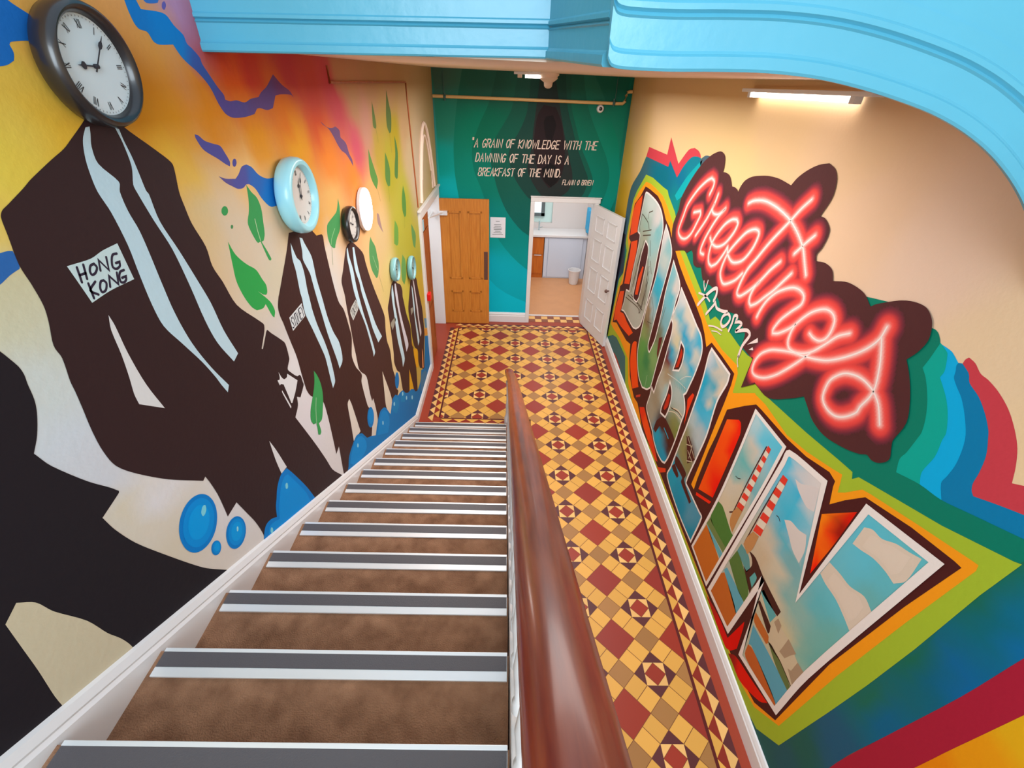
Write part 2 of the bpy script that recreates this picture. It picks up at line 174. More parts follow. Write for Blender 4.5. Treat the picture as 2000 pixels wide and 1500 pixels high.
STROKE_B=[(8,(236,214,200),118,[-532,2838,-534,2812],[0,1]),
(8,(236,214,200),118,[-519,2838,-522,2812],[0,1]),
(8,(236,214,200),120,[-517,2719,-470,2823,-470,2720],[0,1,2]),
(8,(236,214,200),120,[-498,2759,-468,2759],[0,1]),
(8,(236,214,200),119,[-339,2809,-354,2824,-380,2803,-396,2762,-391,2720,-366,2726,-349,2764,-370,2764],[0,1,2,3,4,5,6,7]),
(8,(236,214,200),119,[-342,2721,-319,2824,-284,2824,-278,2802,-295,2775,-331,2773],[0,1,2,3,4,5]),
(8,(236,214,200),120,[-312,2773,-295,2721],[0,1]),
(8,(236,214,200),120,[-279,2721,-233,2825,-232,2721],[0,1,2]),
(8,(236,214,200),120,[-261,2761,-230,2761],[0,1]),
(8,(236,214,200),119,[-205,2722,-183,2825],[0,1]),
(8,(236,214,200),119,[-179,2722,-157,2825,-132,2722,-110,2826],[0,1,2,3]),
(8,(236,214,200),119,[-22,2826,-45,2806,-58,2764,-50,2723,-27,2733,-7,2785,-9,2821,-22,2826],[0,1,2,3,4,5,6,7]),
(8,(236,214,200),119,[62,2827,17,2827,-4,2723],[0,1,2]),
(8,(236,214,200),119,[7,2777,45,2777],[0,1]),
(8,(236,214,200),120,[108,2724,129,2827],[0,1]),
(8,(236,214,200),120,[175,2828,118,2771,155,2724],[0,1,2]),
(8,(236,214,200),120,[172,2724,192,2828,219,2725,238,2828],[0,1,2,3]),
(8,(236,214,200),119,[278,2829,255,2808,243,2766,251,2725,274,2735,294,2787,291,2823,278,2829],[0,1,2,3,4,5,6,7]),
(8,(236,214,200),120,[318,2829,316,2725,347,2798,351,2726,388,2829],[0,1,2,3,4]),
(8,(236,214,200),120,[404,2829,385,2726,427,2726],[0,1,2]),
(8,(236,214,200),120,[512,2830,467,2830,448,2726,493,2727],[0,1,2,3]),
(8,(236,214,200),120,[458,2780,496,2781],[0,1]),
(8,(236,214,200),120,[512,2727,530,2830,556,2831,570,2789,558,2748,535,2727,512,2727],[0,1,2,3,4,5,6]),
(8,(236,214,200),120,[637,2816,621,2831,597,2810,582,2769,589,2727,614,2733,630,2771,609,2771],[0,1,2,3,4,5,6,7]),
(8,(236,214,200),120,[701,2832,656,2831,639,2728,683,2728],[0,1,2,3]),
(8,(236,214,200),120,[648,2782,685,2782],[0,1]),
(8,(236,214,200),120,[768,2832,768,2728,798,2801,804,2729,838,2833],[0,1,2,3,4]),
(8,(236,214,200),120,[848,2729,865,2833],[0,1]),
(8,(236,214,200),119,[891,2833,938,2833],[0,1]),
(8,(236,214,200),120,[915,2833,898,2729],[0,1]),
(8,(236,214,200),120,[938,2730,955,2833],[0,1]),
(8,(236,214,200),120,[985,2730,1001,2834],[0,1]),
(8,(236,214,200),120,[946,2782,993,2782],[0,1]),
(8,(236,214,200),119,[1066,2834,1113,2835],[0,1]),
(8,(236,214,200),120,[1090,2834,1074,2731],[0,1]),
(8,(236,214,200),121,[1114,2731,1129,2835],[0,1]),
(8,(236,214,200),121,[1161,2731,1176,2835],[0,1]),
(8,(236,214,200),121,[1122,2783,1169,2783],[0,1]),
(8,(236,214,200),121,[1237,2836,1193,2835,1177,2731,1222,2732],[0,1,2,3]),
(8,(236,214,200),121,[1185,2786,1223,2786],[0,1]),
(8,(236,214,200),123,[-503,2536,-479,2643,-454,2643,-442,2600,-456,2558,-479,2536,-503,2536],[0,1,2,3,4,5,6]),
(8,(236,214,200),124,[-439,2536,-393,2643,-392,2536],[0,1,2]),
(8,(236,214,200),123,[-421,2577,-391,2577],[0,1]),
(8,(236,214,200),123,[-354,2643,-358,2536,-325,2611,-323,2536,-284,2643],[0,1,2,3,4]),
(8,(236,214,200),123,[-289,2536,-267,2643,-242,2536,-221,2643],[0,1,2,3]),
(8,(236,214,200),123,[-215,2536,-194,2643],[0,1]),
(8,(236,214,200),123,[-188,2536,-168,2643,-141,2536,-121,2643],[0,1,2,3]),
(8,(236,214,200),123,[-61,2627,-77,2643,-102,2621,-117,2579,-111,2536,-86,2541,-70,2581,-91,2581],[0,1,2,3,4,5,6,7]),
(8,(236,214,200),123,[30,2643,7,2621,-5,2579,4,2536,27,2546,46,2600,43,2637,30,2643],[0,1,2,3,4,5,6,7]),
(8,(236,214,200),123,[114,2642,69,2642,51,2536],[0,1,2]),
(8,(236,214,200),123,[61,2591,98,2591],[0,1]),
(8,(236,214,200),122,[181,2642,228,2642],[0,1]),
(8,(236,214,200),124,[204,2642,187,2536],[0,1]),
(8,(236,214,200),124,[227,2535,244,2642],[0,1]),
(8,(236,214,200),124,[274,2535,291,2642],[0,1]),
(8,(236,214,200),124,[236,2589,282,2589],[0,1]),
(8,(236,214,200),124,[351,2642,307,2642,291,2535,336,2535],[0,1,2,3]),
(8,(236,214,200),124,[299,2591,337,2591],[0,1]),
(8,(236,214,200),124,[403,2535,419,2642,444,2642,459,2600,449,2557,427,2535,403,2535],[0,1,2,3,4,5,6]),
(8,(236,214,200),124,[467,2535,505,2642,514,2535],[0,1,2]),
(8,(236,214,200),124,[482,2576,513,2576],[0,1]),
(8,(236,214,200),123,[545,2642,561,2589,592,2642],[0,1,2]),
(8,(236,214,200),124,[561,2589,552,2535],[0,1]),
(8,(236,214,200),124,[654,2535,667,2642],[0,1]),
(8,(236,214,200),124,[736,2629,717,2642,695,2621,702,2594,724,2580,725,2551,702,2535,683,2551],[0,1,2,3,4,5,6,7]),
(8,(236,214,200),125,[793,2535,829,2642,841,2535],[0,1,2]),
(8,(236,214,200),124,[807,2576,838,2576],[0,1]),
(8,(236,214,200),119,[-468,2347,-445,2450,-414,2450,-410,2430,-425,2404,-456,2401],[0,1,2,3,4,5]),
(8,(236,214,200),120,[-425,2404,-417,2376,-435,2347,-468,2347],[0,1,2,3]),
(8,(236,214,200),119,[-408,2347,-386,2451,-353,2451,-347,2429,-364,2402,-397,2399],[0,1,2,3,4,5]),
(8,(236,214,200),120,[-380,2399,-364,2348],[0,1]),
(8,(236,214,200),119,[-286,2452,-327,2451,-349,2348,-307,2349],[0,1,2,3]),
(8,(236,214,200),119,[-338,2402,-302,2402],[0,1]),
(8,(236,214,200),120,[-289,2349,-246,2452,-245,2349],[0,1,2]),
(8,(236,214,200),120,[-273,2388,-244,2389],[0,1]),
(8,(236,214,200),119,[-230,2349,-209,2453],[0,1]),
(8,(236,214,200),119,[-166,2453,-221,2396,-186,2350],[0,1,2]),
(8,(236,214,200),119,[-109,2454,-150,2454,-170,2350],[0,1,2]),
(8,(236,214,200),119,[-160,2404,-125,2405],[0,1]),
(8,(236,214,200),120,[-111,2351,-69,2455,-67,2351],[0,1,2]),
(8,(236,214,200),120,[-95,2390,-66,2391],[0,1]),
(8,(236,214,200),120,[7,2443,-10,2455,-33,2435,-28,2409,-8,2396,-9,2368,-32,2352,-49,2367],[0,1,2,3,4,5,6,7]),
(8,(236,214,200),118,[27,2456,70,2456],[0,1]),
(8,(236,214,200),120,[49,2456,30,2353],[0,1]),
(8,(236,214,200),119,[153,2457,132,2436,120,2395,129,2354,150,2364,168,2416,165,2452,153,2457],[0,1,2,3,4,5,6,7]),
(8,(236,214,200),119,[232,2458,190,2458,173,2354],[0,1,2]),
(8,(236,214,200),120,[182,2408,217,2409],[0,1]),
(8,(236,214,200),119,[295,2459,338,2459],[0,1]),
(8,(236,214,200),120,[316,2459,300,2356],[0,1]),
(8,(236,214,200),120,[338,2356,354,2460],[0,1]),
(8,(236,214,200),120,[382,2357,397,2460],[0,1]),
(8,(236,214,200),120,[346,2408,390,2409],[0,1]),
(8,(236,214,200),120,[454,2461,413,2460,397,2357,439,2357],[0,1,2,3]),
(8,(236,214,200),120,[405,2411,441,2411],[0,1]),
(8,(236,214,200),120,[503,2358,524,2462,539,2390,574,2462,566,2359],[0,1,2,3,4]),
(8,(236,214,200),120,[591,2359,605,2463],[0,1]),
(8,(236,214,200),120,[616,2359,630,2463,661,2360,674,2463],[0,1,2,3]),
(8,(236,214,200),120,[676,2360,689,2464,713,2464,728,2423,718,2381,698,2360,676,2360],[0,1,2,3,4,5,6]),
(8,(236,214,200),121,[737,2361,739,2369],[0,1]),
(8,(236,214,200),82,[818,2324,791,2324,778,2257],[0,1,2]),
(8,(236,214,200),82,[785,2292,807,2292],[0,1]),
(8,(236,214,200),82,[829,2324,816,2257,841,2258],[0,1,2]),
(8,(236,214,200),82,[854,2258,881,2325,882,2258],[0,1,2]),
(8,(236,214,200),82,[864,2283,882,2284],[0,1]),
(8,(236,214,200),82,[892,2258,904,2325,920,2259,932,2326],[0,1,2,3]),
(8,(236,214,200),82,[930,2259,942,2326,958,2259,970,2326],[0,1,2,3]),
(8,(236,214,200),82,[1023,2327,1009,2313,1001,2287,1006,2260,1020,2267,1032,2300,1030,2324,1023,2327],[0,1,2,3,4,5,6,7]),
(8,(236,214,200),82,[1064,2261,1075,2328,1095,2328,1098,2315,1090,2298,1070,2295],[0,1,2,3,4,5]),
(8,(236,214,200),82,[1090,2298,1095,2280,1085,2261,1064,2261],[0,1,2,3]),
(8,(236,214,200),82,[1101,2261,1113,2328,1134,2328,1138,2314,1128,2296,1107,2295],[0,1,2,3,4,5]),
(8,(236,214,200),82,[1118,2295,1129,2261],[0,1]),
(8,(236,214,200),82,[1145,2262,1157,2329],[0,1]),
(8,(236,214,200),82,[1199,2329,1173,2329,1161,2262,1188,2262],[0,1,2,3]),
(8,(236,214,200),82,[1167,2297,1190,2297],[0,1]),
(8,(236,214,200),82,[1199,2262,1210,2329,1227,2263,1238,2330],[0,1,2,3])]
SOFT_B=[(0,[(-1119,3529,(70,110,95)),(-978,3065,(35,135,112)),(-1012,2488,(0,160,152)),(-956,2142,(0,180,186)),(-263,634,(0,190,216)),(92,273,(0,192,218)),(1574,3078,(16,128,104)),(1635,2496,(14,128,108)),(1638,1999,(10,120,100)),(1283,3598,(20,100,82)),(1328,1687,(10,120,105)),(-761,1143,(0,175,180)),(1683,319,(0,150,150))],[],[]),  # darker tops of the teal bands partly hold ceiling shade in the colour
(1,[(-1153,3528,(40,100,84)),(-1199,2936,(0,132,104)),(-1245,2345,(0,140,122)),(-1303,1611,(0,152,148)),(-1367,781,(0,176,198)),(-341,3551,(40,100,84)),(-343,2961,(0,132,104)),(-344,2371,(0,140,122)),(-346,1639,(0,152,148)),(-348,811,(0,176,198)),(471,3575,(40,100,84)),(514,2985,(0,132,104)),(557,2397,(0,140,122)),(610,1666,(0,152,148)),(671,840,(0,176,198)),(1621,3608,(40,100,84)),(1727,3020,(0,132,104)),(1833,2433,(0,140,122)),(1965,1705,(0,152,148)),(2114,882,(0,176,198))],[-640,3719,-737,3282,-795,2885,-813,2627,-798,2288,-700,1782,-306,768,326,374,976,298,1606,2108,1547,2760,1397,3073,1248,3368,990,3766],[0,8,13]),
(2,[(-1153,3528,(36,90,76)),(-1199,2936,(0,114,88)),(-1245,2345,(0,122,104)),(-1303,1611,(0,134,128)),(-1354,956,(0,150,152)),(-341,3551,(36,90,76)),(-343,2961,(0,114,88)),(-344,2371,(0,122,104)),(-346,1639,(0,134,128)),(-348,985,(0,150,152)),(471,3575,(36,90,76)),(514,2985,(0,114,88)),(557,2397,(0,122,104)),(610,1666,(0,134,128)),(658,1014,(0,150,152)),(1621,3608,(36,90,76)),(1727,3020,(0,114,88)),(1833,2433,(0,122,104)),(1965,1705,(0,134,128)),(2083,1055,(0,150,152))],[-174,3732,-307,3265,-449,2989,-548,2700,-531,2434,-421,2158,-306,1831,-144,1407,299,961,942,669,1428,2103,1463,2388,1391,2624,1245,2880,1105,3126,1006,3361,910,3763],[0,9,16]),
(3,[(-1153,3528,(34,84,72)),(-1199,2936,(12,96,78)),(-1245,2345,(18,92,78)),(-1303,1611,(10,96,88)),(-1354,956,(10,120,118)),(-341,3551,(34,84,72)),(-343,2961,(12,96,78)),(-344,2371,(18,92,78)),(-346,1639,(10,96,88)),(-348,985,(10,120,118)),(471,3575,(34,84,72)),(514,2985,(12,96,78)),(557,2397,(18,92,78)),(610,1666,(10,96,88)),(658,1014,(10,120,118)),(1621,3608,(34,84,72)),(1727,3020,(12,96,78)),(1833,2434,(18,92,78)),(1965,1705,(10,96,88)),(2083,1055,(10,120,118))],[92,3740,7,3214,-94,3030,-234,2806,-285,2576,-231,2339,-153,2094,9,1787,315,1501,790,1434,1163,2059,1235,2277,1164,2483,1014,2745,913,2997,814,3268,777,3760],[0,9,16]),
(4,[(-1153,3528,(28,72,64)),(-1199,2936,(26,72,64)),(-1245,2345,(26,66,60)),(-1303,1611,(24,72,68)),(-341,3551,(28,72,64)),(-343,2961,(26,72,64)),(-344,2371,(26,66,60)),(-346,1639,(24,72,68)),(471,3575,(28,72,64)),(514,2985,(26,72,64)),(557,2397,(26,66,60)),(610,1666,(24,72,68)),(1621,3608,(28,72,64)),(1727,3020,(26,72,64)),(1833,2434,(26,66,60)),(1965,1706,(24,72,68))],[258,3745,218,3191,122,2943,20,2781,-27,2616,30,2416,126,2245,352,2021,821,1976,1081,2093,1153,2331,1089,2481,956,2743,856,2995,759,3266,691,3757],[0,15]),
(5,[(-1153,3528,(36,54,52)),(-1199,2936,(44,48,48)),(-1245,2345,(38,46,46)),(-1302,1611,(34,42,42)),(-341,3551,(36,54,52)),(-343,2961,(44,48,48)),(-344,2371,(38,46,46)),(-346,1639,(34,42,42)),(471,3575,(36,54,52)),(514,2985,(44,48,48)),(557,2397,(38,46,46)),(610,1666,(34,42,42)),(1621,3608,(36,54,52)),(1727,3020,(44,48,48)),(1833,2434,(38,46,46)),(1965,1706,(34,42,42))],[369,3572,341,3254,314,2980,299,2724,253,2457,363,2238,503,2069,697,2060,879,2181,921,2373,852,2609,748,2929,654,3263,572,3577],[0,6,13])]
POLY_R=[(1,(198,62,74),[5923,2919,5195,2925,5173,3086,4791,2894,4594,3035,4452,3067,4322,3050,4258,2998,4406,2691,5051,2666,6104,2571],[0,1,2,3,5,8,10]),
(1,(198,62,74),[1368,2715,1370,2733,1363,2747,1333,2741,1298,2721,1266,2717,1217,2702,1160,2672,1109,2630,1070,2587,1040,2536,1018,2486,924,2546,866,2463,935,2425,990,2404,1095,2327,1252,2487],[2,11,12,13,16]),
(2,(0,122,174),[1390,2702,1383,2712,1370,2718,1331,2700,1310,2675,1256,2652,1206,2616,1169,2580,1155,2559,1125,2505,1108,2441,1102,2398,1091,2375,1076,2363,991,2406,865,2463,814,2390,898,2349,1132,2216,1368,2516],[2,13,15,16,18]),
(3,(0,170,226),[1482,2737,1450,2736,1425,2733,1383,2712,1384,2701,1374,2681,1366,2660,1342,2641,1302,2615,1260,2574,1218,2521,1197,2473,1182,2408,1181,2353,1182,2315,1136,2254,1234,2216,1447,2555],[0,3,15,16]),
(4,(0,165,150),[1485,2740,1441,2723,1430,2708,1420,2688,1409,2659,1411,2633,1380,2610,1344,2580,1308,2538,1274,2480,1270,2447,1256,2379,1261,2294,1236,2242,1351,2181,1507,2564],[0,5,13,14]),
(5,(0,122,100),[5977,2810,5078,2826,5052,2887,4747,2778,4631,2894,4483,2986,4341,3012,4210,3005,3621,2915,2741,2595,1672,2798,1543,2770,1529,2771,1509,2764,1485,2740,1484,2717,1486,2671,1491,2626,1455,2598,1404,2537,1369,2475,1350,2420,1350,2389,1354,2310,1362,2268,1343,2212,1240,2249,1147,2266,1039,2310,821,2400,763,2317,819,2081,850,1295,1014,229,1130,106,1978,152,6551,-23,6620,177,6594,596,6527,1281,6479,1814,6511,2150,6448,2390,6141,2623],[0,1,2,3,17,25,29,30,33]),
(7,(40,36,56),[6482,1778,6326,1800,6299,1508,6342,1153,6384,815,6392,248,6530,131,6577,245,6552,657,6494,1292],[0,1,6]),
(7,(0,160,168),[4208,3005,4296,2953,4477,2831,4640,2682,4695,2625,4606,2596,4466,2679,4338,2832,4218,2952],[0,4,5]),
(7,(70,96,108),[4265,2997,4163,3041,4031,3050,4153,2996,4221,2956],[0,2,4]),
(7,(166,28,54),[674,2191,686,2072,703,1763,746,1286,782,865,789,468,624,979,622,1354,618,1463,601,1725,587,1930,577,2052],[0,5,11]),
(6,(62,112,118),[6320,158,6182,313,5989,413,5757,435,5501,436,5306,475,5057,304,4837,110,5464,-18,6246,-41],[1,2,7]),
(7,(172,70,52),[6112,72,5866,186,5652,214,5408,191,5386,119,5559,54],[0,4]),
(8,(162,186,48),[5837,2636,5543,2650,5111,2630,4939,2627,4875,2590,4594,2495,4387,2374,4136,2266,4068,2254,3713,2146,3550,2096,3388,2039,3262,1977,3199,2038,3119,2042,2995,2048,2745,2027,2616,2028,2549,2044,2558,1807,2425,1925,2257,1935,1861,1989,1598,2034,1510,2047,1493,2018,1470,2054,1406,2078,1089,2192,872,2290,853,2302,869,2107,886,1709,910,1348,940,999,998,389,1145,197,1279,158,4423,117,4884,93,5050,178,5282,465,5551,457,5874,440,6096,366,6419,170,6379,451,6302,1011,6283,1176,6116,1328,6126,1635,6247,1703,6261,1804,6254,2075,6229,2274,6125,2400],[0,1,2,3,4,5,6,7,8,9,10,11,12,13,14,15,16,17,18,19,20,21,22,23,24,25,26,27,28,29,30,31,32,33,34,35,36,37,38,39,40,41,42,43,44,45,46,47,48,49,50,51,52,53,54,55]),
(9,(248,154,24),[5781,2566,5602,2580,5372,2573,5049,2551,4855,2495,4705,2440,4584,2395,4405,2272,4228,2227,3987,2148,3632,2040,3457,1990,3307,1932,3171,1901,2950,1883,2696,1903,2648,1862,2627,1702,2386,1872,2255,1886,1980,1871,1802,1908,1613,1968,1548,1992,1536,1959,1519,1901,1487,1935,1423,2024,1380,2042,1138,2122,948,2182,929,2187,923,2164,966,1751,1016,1193,1062,477,1231,277,1370,228,4337,183,4581,173,4924,262,5153,509,5709,519,6165,452,6326,441,6243,1035,6127,1212,6027,1596,6043,1695,6198,1808,6200,2088,6168,2274,6023,2413],[0,1,2,3,4,5,6,7,8,9,10,11,12,13,14,15,16,17,18,19,20,21,22,23,24,25,26,27,28,29,30,31,32,33,34,35,36,37,38,39,40,41,42,43,44,45,46,47,48,49,50,51,52]),
(10,(74,28,28),[5767,2518,5555,2523,5222,2517,5051,2479,4910,2422,4816,2373,4638,2332,4517,2264,4321,2183,4138,2111,3904,2040,3636,1977,3406,1908,3285,1842,3191,1771,3130,1846,2922,1846,2689,1836,2678,1747,2615,1589,2337,1826,2271,1834,1968,1855,1786,1886,1615,1942,1562,1933,1557,1903,1523,1813,1466,1906,1391,2010,1166,2086,987,2127,958,2130,1004,1806,1071,1183,1094,464,1248,300,1459,239,3739,199,4088,165,4290,258,4433,305,4600,271,4787,322,4929,387,5088,547,5164,718,5370,660,5726,632,6012,612,6234,513,6207,851,6147,1058,6157,1116,6043,1199,6037,1487,6013,1739,5997,1797,6117,1810,6130,2040,6116,2247,5915,2380],[0,1,2,3,4,5,6,7,8,9,10,11,12,13,14,15,16,17,18,19,20,21,22,23,24,25,26,27,28,29,30,31,32,33,34,35,36,37,38,39,40,41,42,43,44,45,46,47,48,49,50,51,52,53,54,55,56,57,58,59,60,61]),
(11,(248,154,24),[2677,1748,2682,1590,2698,1340,2702,1260,2715,988,2737,682,2674,686,2678,809,2663,1135,2637,1315,2620,1571,2340,1832,2389,1878,2619,1717],[0,1,2,3,4,5,6,7,8,9,10,11,12,13]),
(11,(240,78,14),[5831,2408,5809,2348,5796,2060,5777,1983,6074,1856,6120,2029,6082,2242],[0,3,4]),
(11,(240,78,14),[5971,1805,5700,1903,5658,1781,5708,1322,5963,1230,5943,1692],[0,1,3,4]),
(11,(240,78,14),[6108,1058,5899,1151,5882,914,5920,826,5720,887,5508,873,5150,889,5296,768,5732,685,6040,649,6173,567,6204,729],[0,1,3,6,7,9,10]),
(11,(240,78,14),[5003,850,4926,877,4829,736,4562,504,4518,481,4723,318,4888,413,5045,572,5079,764],[0,1,4,5]),
(11,(200,60,40),[4543,342,4396,460,4394,425,4527,322],[0,1,2,3]),
(11,(226,64,24),[3455,189,3261,356,3239,328,3363,198],[0,1,2,3]),
(11,(228,56,18),[3182,1324,3145,1328,3166,1160,3163,989,3196,1108,3219,1176,3238,1218],[0,1,3]),
(11,(236,40,14),[2626,707,2395,849,2409,810,2618,680],[0,1,2,3]),
(13,(74,28,28),[5354,1997,5211,1968,5163,1876,5164,1661,5186,1361,5248,1267,5428,1259,5432,1463,5421,1793],[0,5]),
(14,(226,70,16),[5280,1714,5232,1718,5262,1356,5371,1318,5366,1522],[0,1,2,3]),
(13,(96,30,28),[4235,1301,4145,1360,4143,1104,4191,1139],[0,1,2]),
(13,(74,28,28),[3682,1557,3585,1546,3554,1505,3538,1407,3560,1315,3693,1237,3684,1290,3669,1439],[0,4,5]),
(14,(186,44,24),[3633,1514,3578,1480,3590,1336,3652,1292,3635,1415],[0,2,3]),
(13,(74,28,28),[3689,1110,3598,1069,3554,991,3553,855,3581,750,3715,706,3730,774,3687,958],[0,4,5]),
(14,(186,44,24),[3646,999,3600,1007,3584,895,3635,799,3671,798,3660,902],[0,1,3]),
(13,(74,28,28),[3785,430,3762,561,3665,691,3560,747,3239,730,3259,583,3460,618,3583,609,3655,578,3710,442],[0,2,5,8,9]),
(13,(74,28,28),[3139,640,3079,664,2868,678,2865,599,2647,566,2665,519,2904,534,2915,587,3114,566],[0,4,5]),
(13,(74,28,28),[3156,493,3114,566,2985,542,2995,493,3113,480],[0,1,3]),
(13,(74,28,28),[3058,947,3016,983,2841,928,2808,900,2843,843,2906,765],[0,1,3,5]),
(13,(74,122,54),[2325,940,2245,964,2059,914,2002,932,2021,764,2245,735,2330,750],[0,3,4]),
(13,(110,130,76),[2330,750,2245,735,2021,764,2029,700,2249,670,2348,656],[0,2,3,5]),
(13,(100,172,188),[2348,656,2249,670,2031,690,2049,623,2241,631],[0,2,3]),
(13,(196,108,36),[2343,649,2226,639,2059,609,2083,287,2393,299],[0,2,3,4]),
(13,(216,200,182),[1317,1898,1280,1927,1229,1934,1172,1976,1117,1999,1067,2024,1058,1895,1086,1833,1141,1838,1209,1828,1269,1800,1318,1782],[0,5,7,11]),
(14,(220,204,187),[1275,1898,1250,1918,1215,1924,1176,1953,1136,1970,1100,1989,1094,1896,1115,1852,1154,1856,1201,1850,1242,1831,1275,1819],[0,5,7,11]),
(13,(216,200,182),[1358,1585,1286,1601,1214,1610,1140,1650,1080,1633,1075,1518,1093,1440,1153,1460,1231,1478,1313,1474,1364,1483],[0,4,6,10]),
(14,(220,204,187),[1310,1572,1261,1583,1211,1590,1159,1619,1116,1607,1112,1525,1126,1470,1169,1485,1223,1498,1279,1496,1314,1502],[0,4,6,10]),
(13,(216,206,200),[1714,1467,1670,1508,1599,1523,1543,1552,1504,1477,1494,1378,1567,1389,1639,1428],[0,3,5]),
(13,(214,206,204),[1782,1725,1730,1740,1651,1804,1617,1821,1574,1697,1630,1672,1720,1691],[0,3,4]),
(13,(192,104,40),[2010,293,2015,497,1951,607,1686,528,1688,340],[0,1,2,4]),
(13,(96,170,192),[1968,618,1950,669,1703,684,1666,656,1682,522,1796,559],[0,1,4]),
(13,(84,118,58),[1960,732,1933,885,1860,876,1700,808,1666,688,1780,678],[0,1,4]),
(13,(92,150,150),[1933,885,1926,966,1826,979,1766,929,1776,870,1860,876],[0,1,3,4]),
(13,(70,34,30),[1847,1009,1765,1039,1653,1020,1428,1017,1431,963,1589,932,1654,964,1679,841,1673,793,1825,871,1782,878,1765,959,1794,998],[0,3,4,6,8,9,10]),
(14,(92,168,168),[1735,877,1719,957,1683,947,1682,847],[0,1,3]),
(13,(92,166,170),[1610,924,1597,962,1438,956,1448,866],[0,1,2,3]),
(13,(70,34,30),[1592,842,1585,871,1434,856,1414,837,1420,792,1442,795],[0,1,3,4]),
(13,(188,104,46),[1568,769,1416,787,1384,761,1395,722,1540,701],[0,2,3]),
(13,(92,164,188),[1536,677,1416,696,1190,729,1123,754,1133,545,1466,551,1492,525],[0,3,4,6]),
(13,(190,98,44),[1495,519,1449,548,1262,558,1153,547,1143,517,1460,419],[0,4]),
(14,(100,116,66),[1395,758,1356,776,1231,787,1136,765,1140,724,1274,722],[0,3,4]),
(14,(204,188,158),[1415,813,1431,862,1425,930,1299,960,1176,939,1121,961,1132,775,1244,788,1379,754],[2,5,6]),
(15,(168,144,118),[1427,909,1418,964,1379,960,1367,894],[0,1,2,3]),
(15,(168,144,118),[1302,869,1302,965,1221,965,1239,916,1258,841,1304,824],[0,1,2,3,4,5]),
(15,(168,144,118),[1190,848,1189,943,1124,953,1133,791,1213,826],[0,1,2,3,4]),
(15,(222,60,44),[2046,1704,2081,1702,2083,1662,2046,1665],[0,1,2,3]),
(15,(226,212,192),[2046,1665,2083,1662,2086,1621,2046,1626],[0,1,2,3]),
(15,(222,60,44),[2046,1626,2086,1621,2088,1580,2047,1586],[0,1,2,3]),
(15,(226,212,192),[2047,1586,2088,1580,2091,1537,2047,1545],[0,1,2,3]),
(15,(222,60,44),[2047,1545,2091,1537,2093,1494,2047,1504],[0,1,2,3]),
(15,(226,212,192),[2047,1504,2093,1494,2096,1450,2047,1462],[0,1,2,3]),
(15,(222,60,44),[2047,1462,2096,1450,2098,1405,2047,1419],[0,1,2,3]),
(15,(226,212,192),[2047,1419,2098,1405,2101,1359,2047,1375],[0,1,2,3]),
(15,(222,60,44),[2047,1375,2101,1359,2104,1313,2047,1331],[0,1,2,3]),
(15,(226,212,192),[2047,1331,2104,1313,2107,1266,2047,1286],[0,1,2,3]),
(15,(222,60,44),[2047,1286,2107,1266,2110,1217,2047,1241],[0,1,2,3]),
(15,(226,212,192),[2047,1241,2110,1217,2112,1168,2047,1194],[0,1,2,3]),
(15,(222,60,44),[2047,1194,2112,1168,2115,1118,2047,1147],[0,1,2,3]),
(15,(222,60,44),[1824,1675,1873,1665,1874,1613,1823,1626],[0,1,2,3]),
(15,(226,212,192),[1823,1626,1874,1613,1876,1560,1821,1576],[0,1,2,3]),
(15,(222,60,44),[1821,1576,1876,1560,1877,1506,1820,1524],[0,1,2,3]),
(15,(226,212,192),[1820,1524,1877,1506,1878,1451,1819,1472],[0,1,2,3]),
(15,(222,60,44),[1819,1472,1878,1451,1880,1395,1817,1418],[0,1,2,3]),
(15,(226,212,192),[1817,1418,1880,1395,1881,1337,1816,1363],[0,1,2,3]),
(15,(222,60,44),[1816,1363,1881,1337,1883,1277,1814,1307],[0,1,2,3]),
(15,(226,212,192),[1814,1307,1883,1277,1884,1217,1813,1250],[0,1,2,3]),
(15,(222,60,44),[1813,1250,1884,1217,1886,1154,1811,1192],[0,1,2,3]),
(15,(188,134,80),[2107,1123,2046,1152,2050,1022,2049,926,2114,954,2129,1034],[0,1,3]),
(15,(190,136,84),[1882,1150,1822,1177,1820,1056,1842,972,1909,988,1905,1068],[0,1,3,4]),
(20,(230,208,204),[2658,2087,2570,2184,2552,2160],[0,1,2]),
(20,(230,208,204),[2621,2068,2587,2106,2570,2093],[0,1,2])]
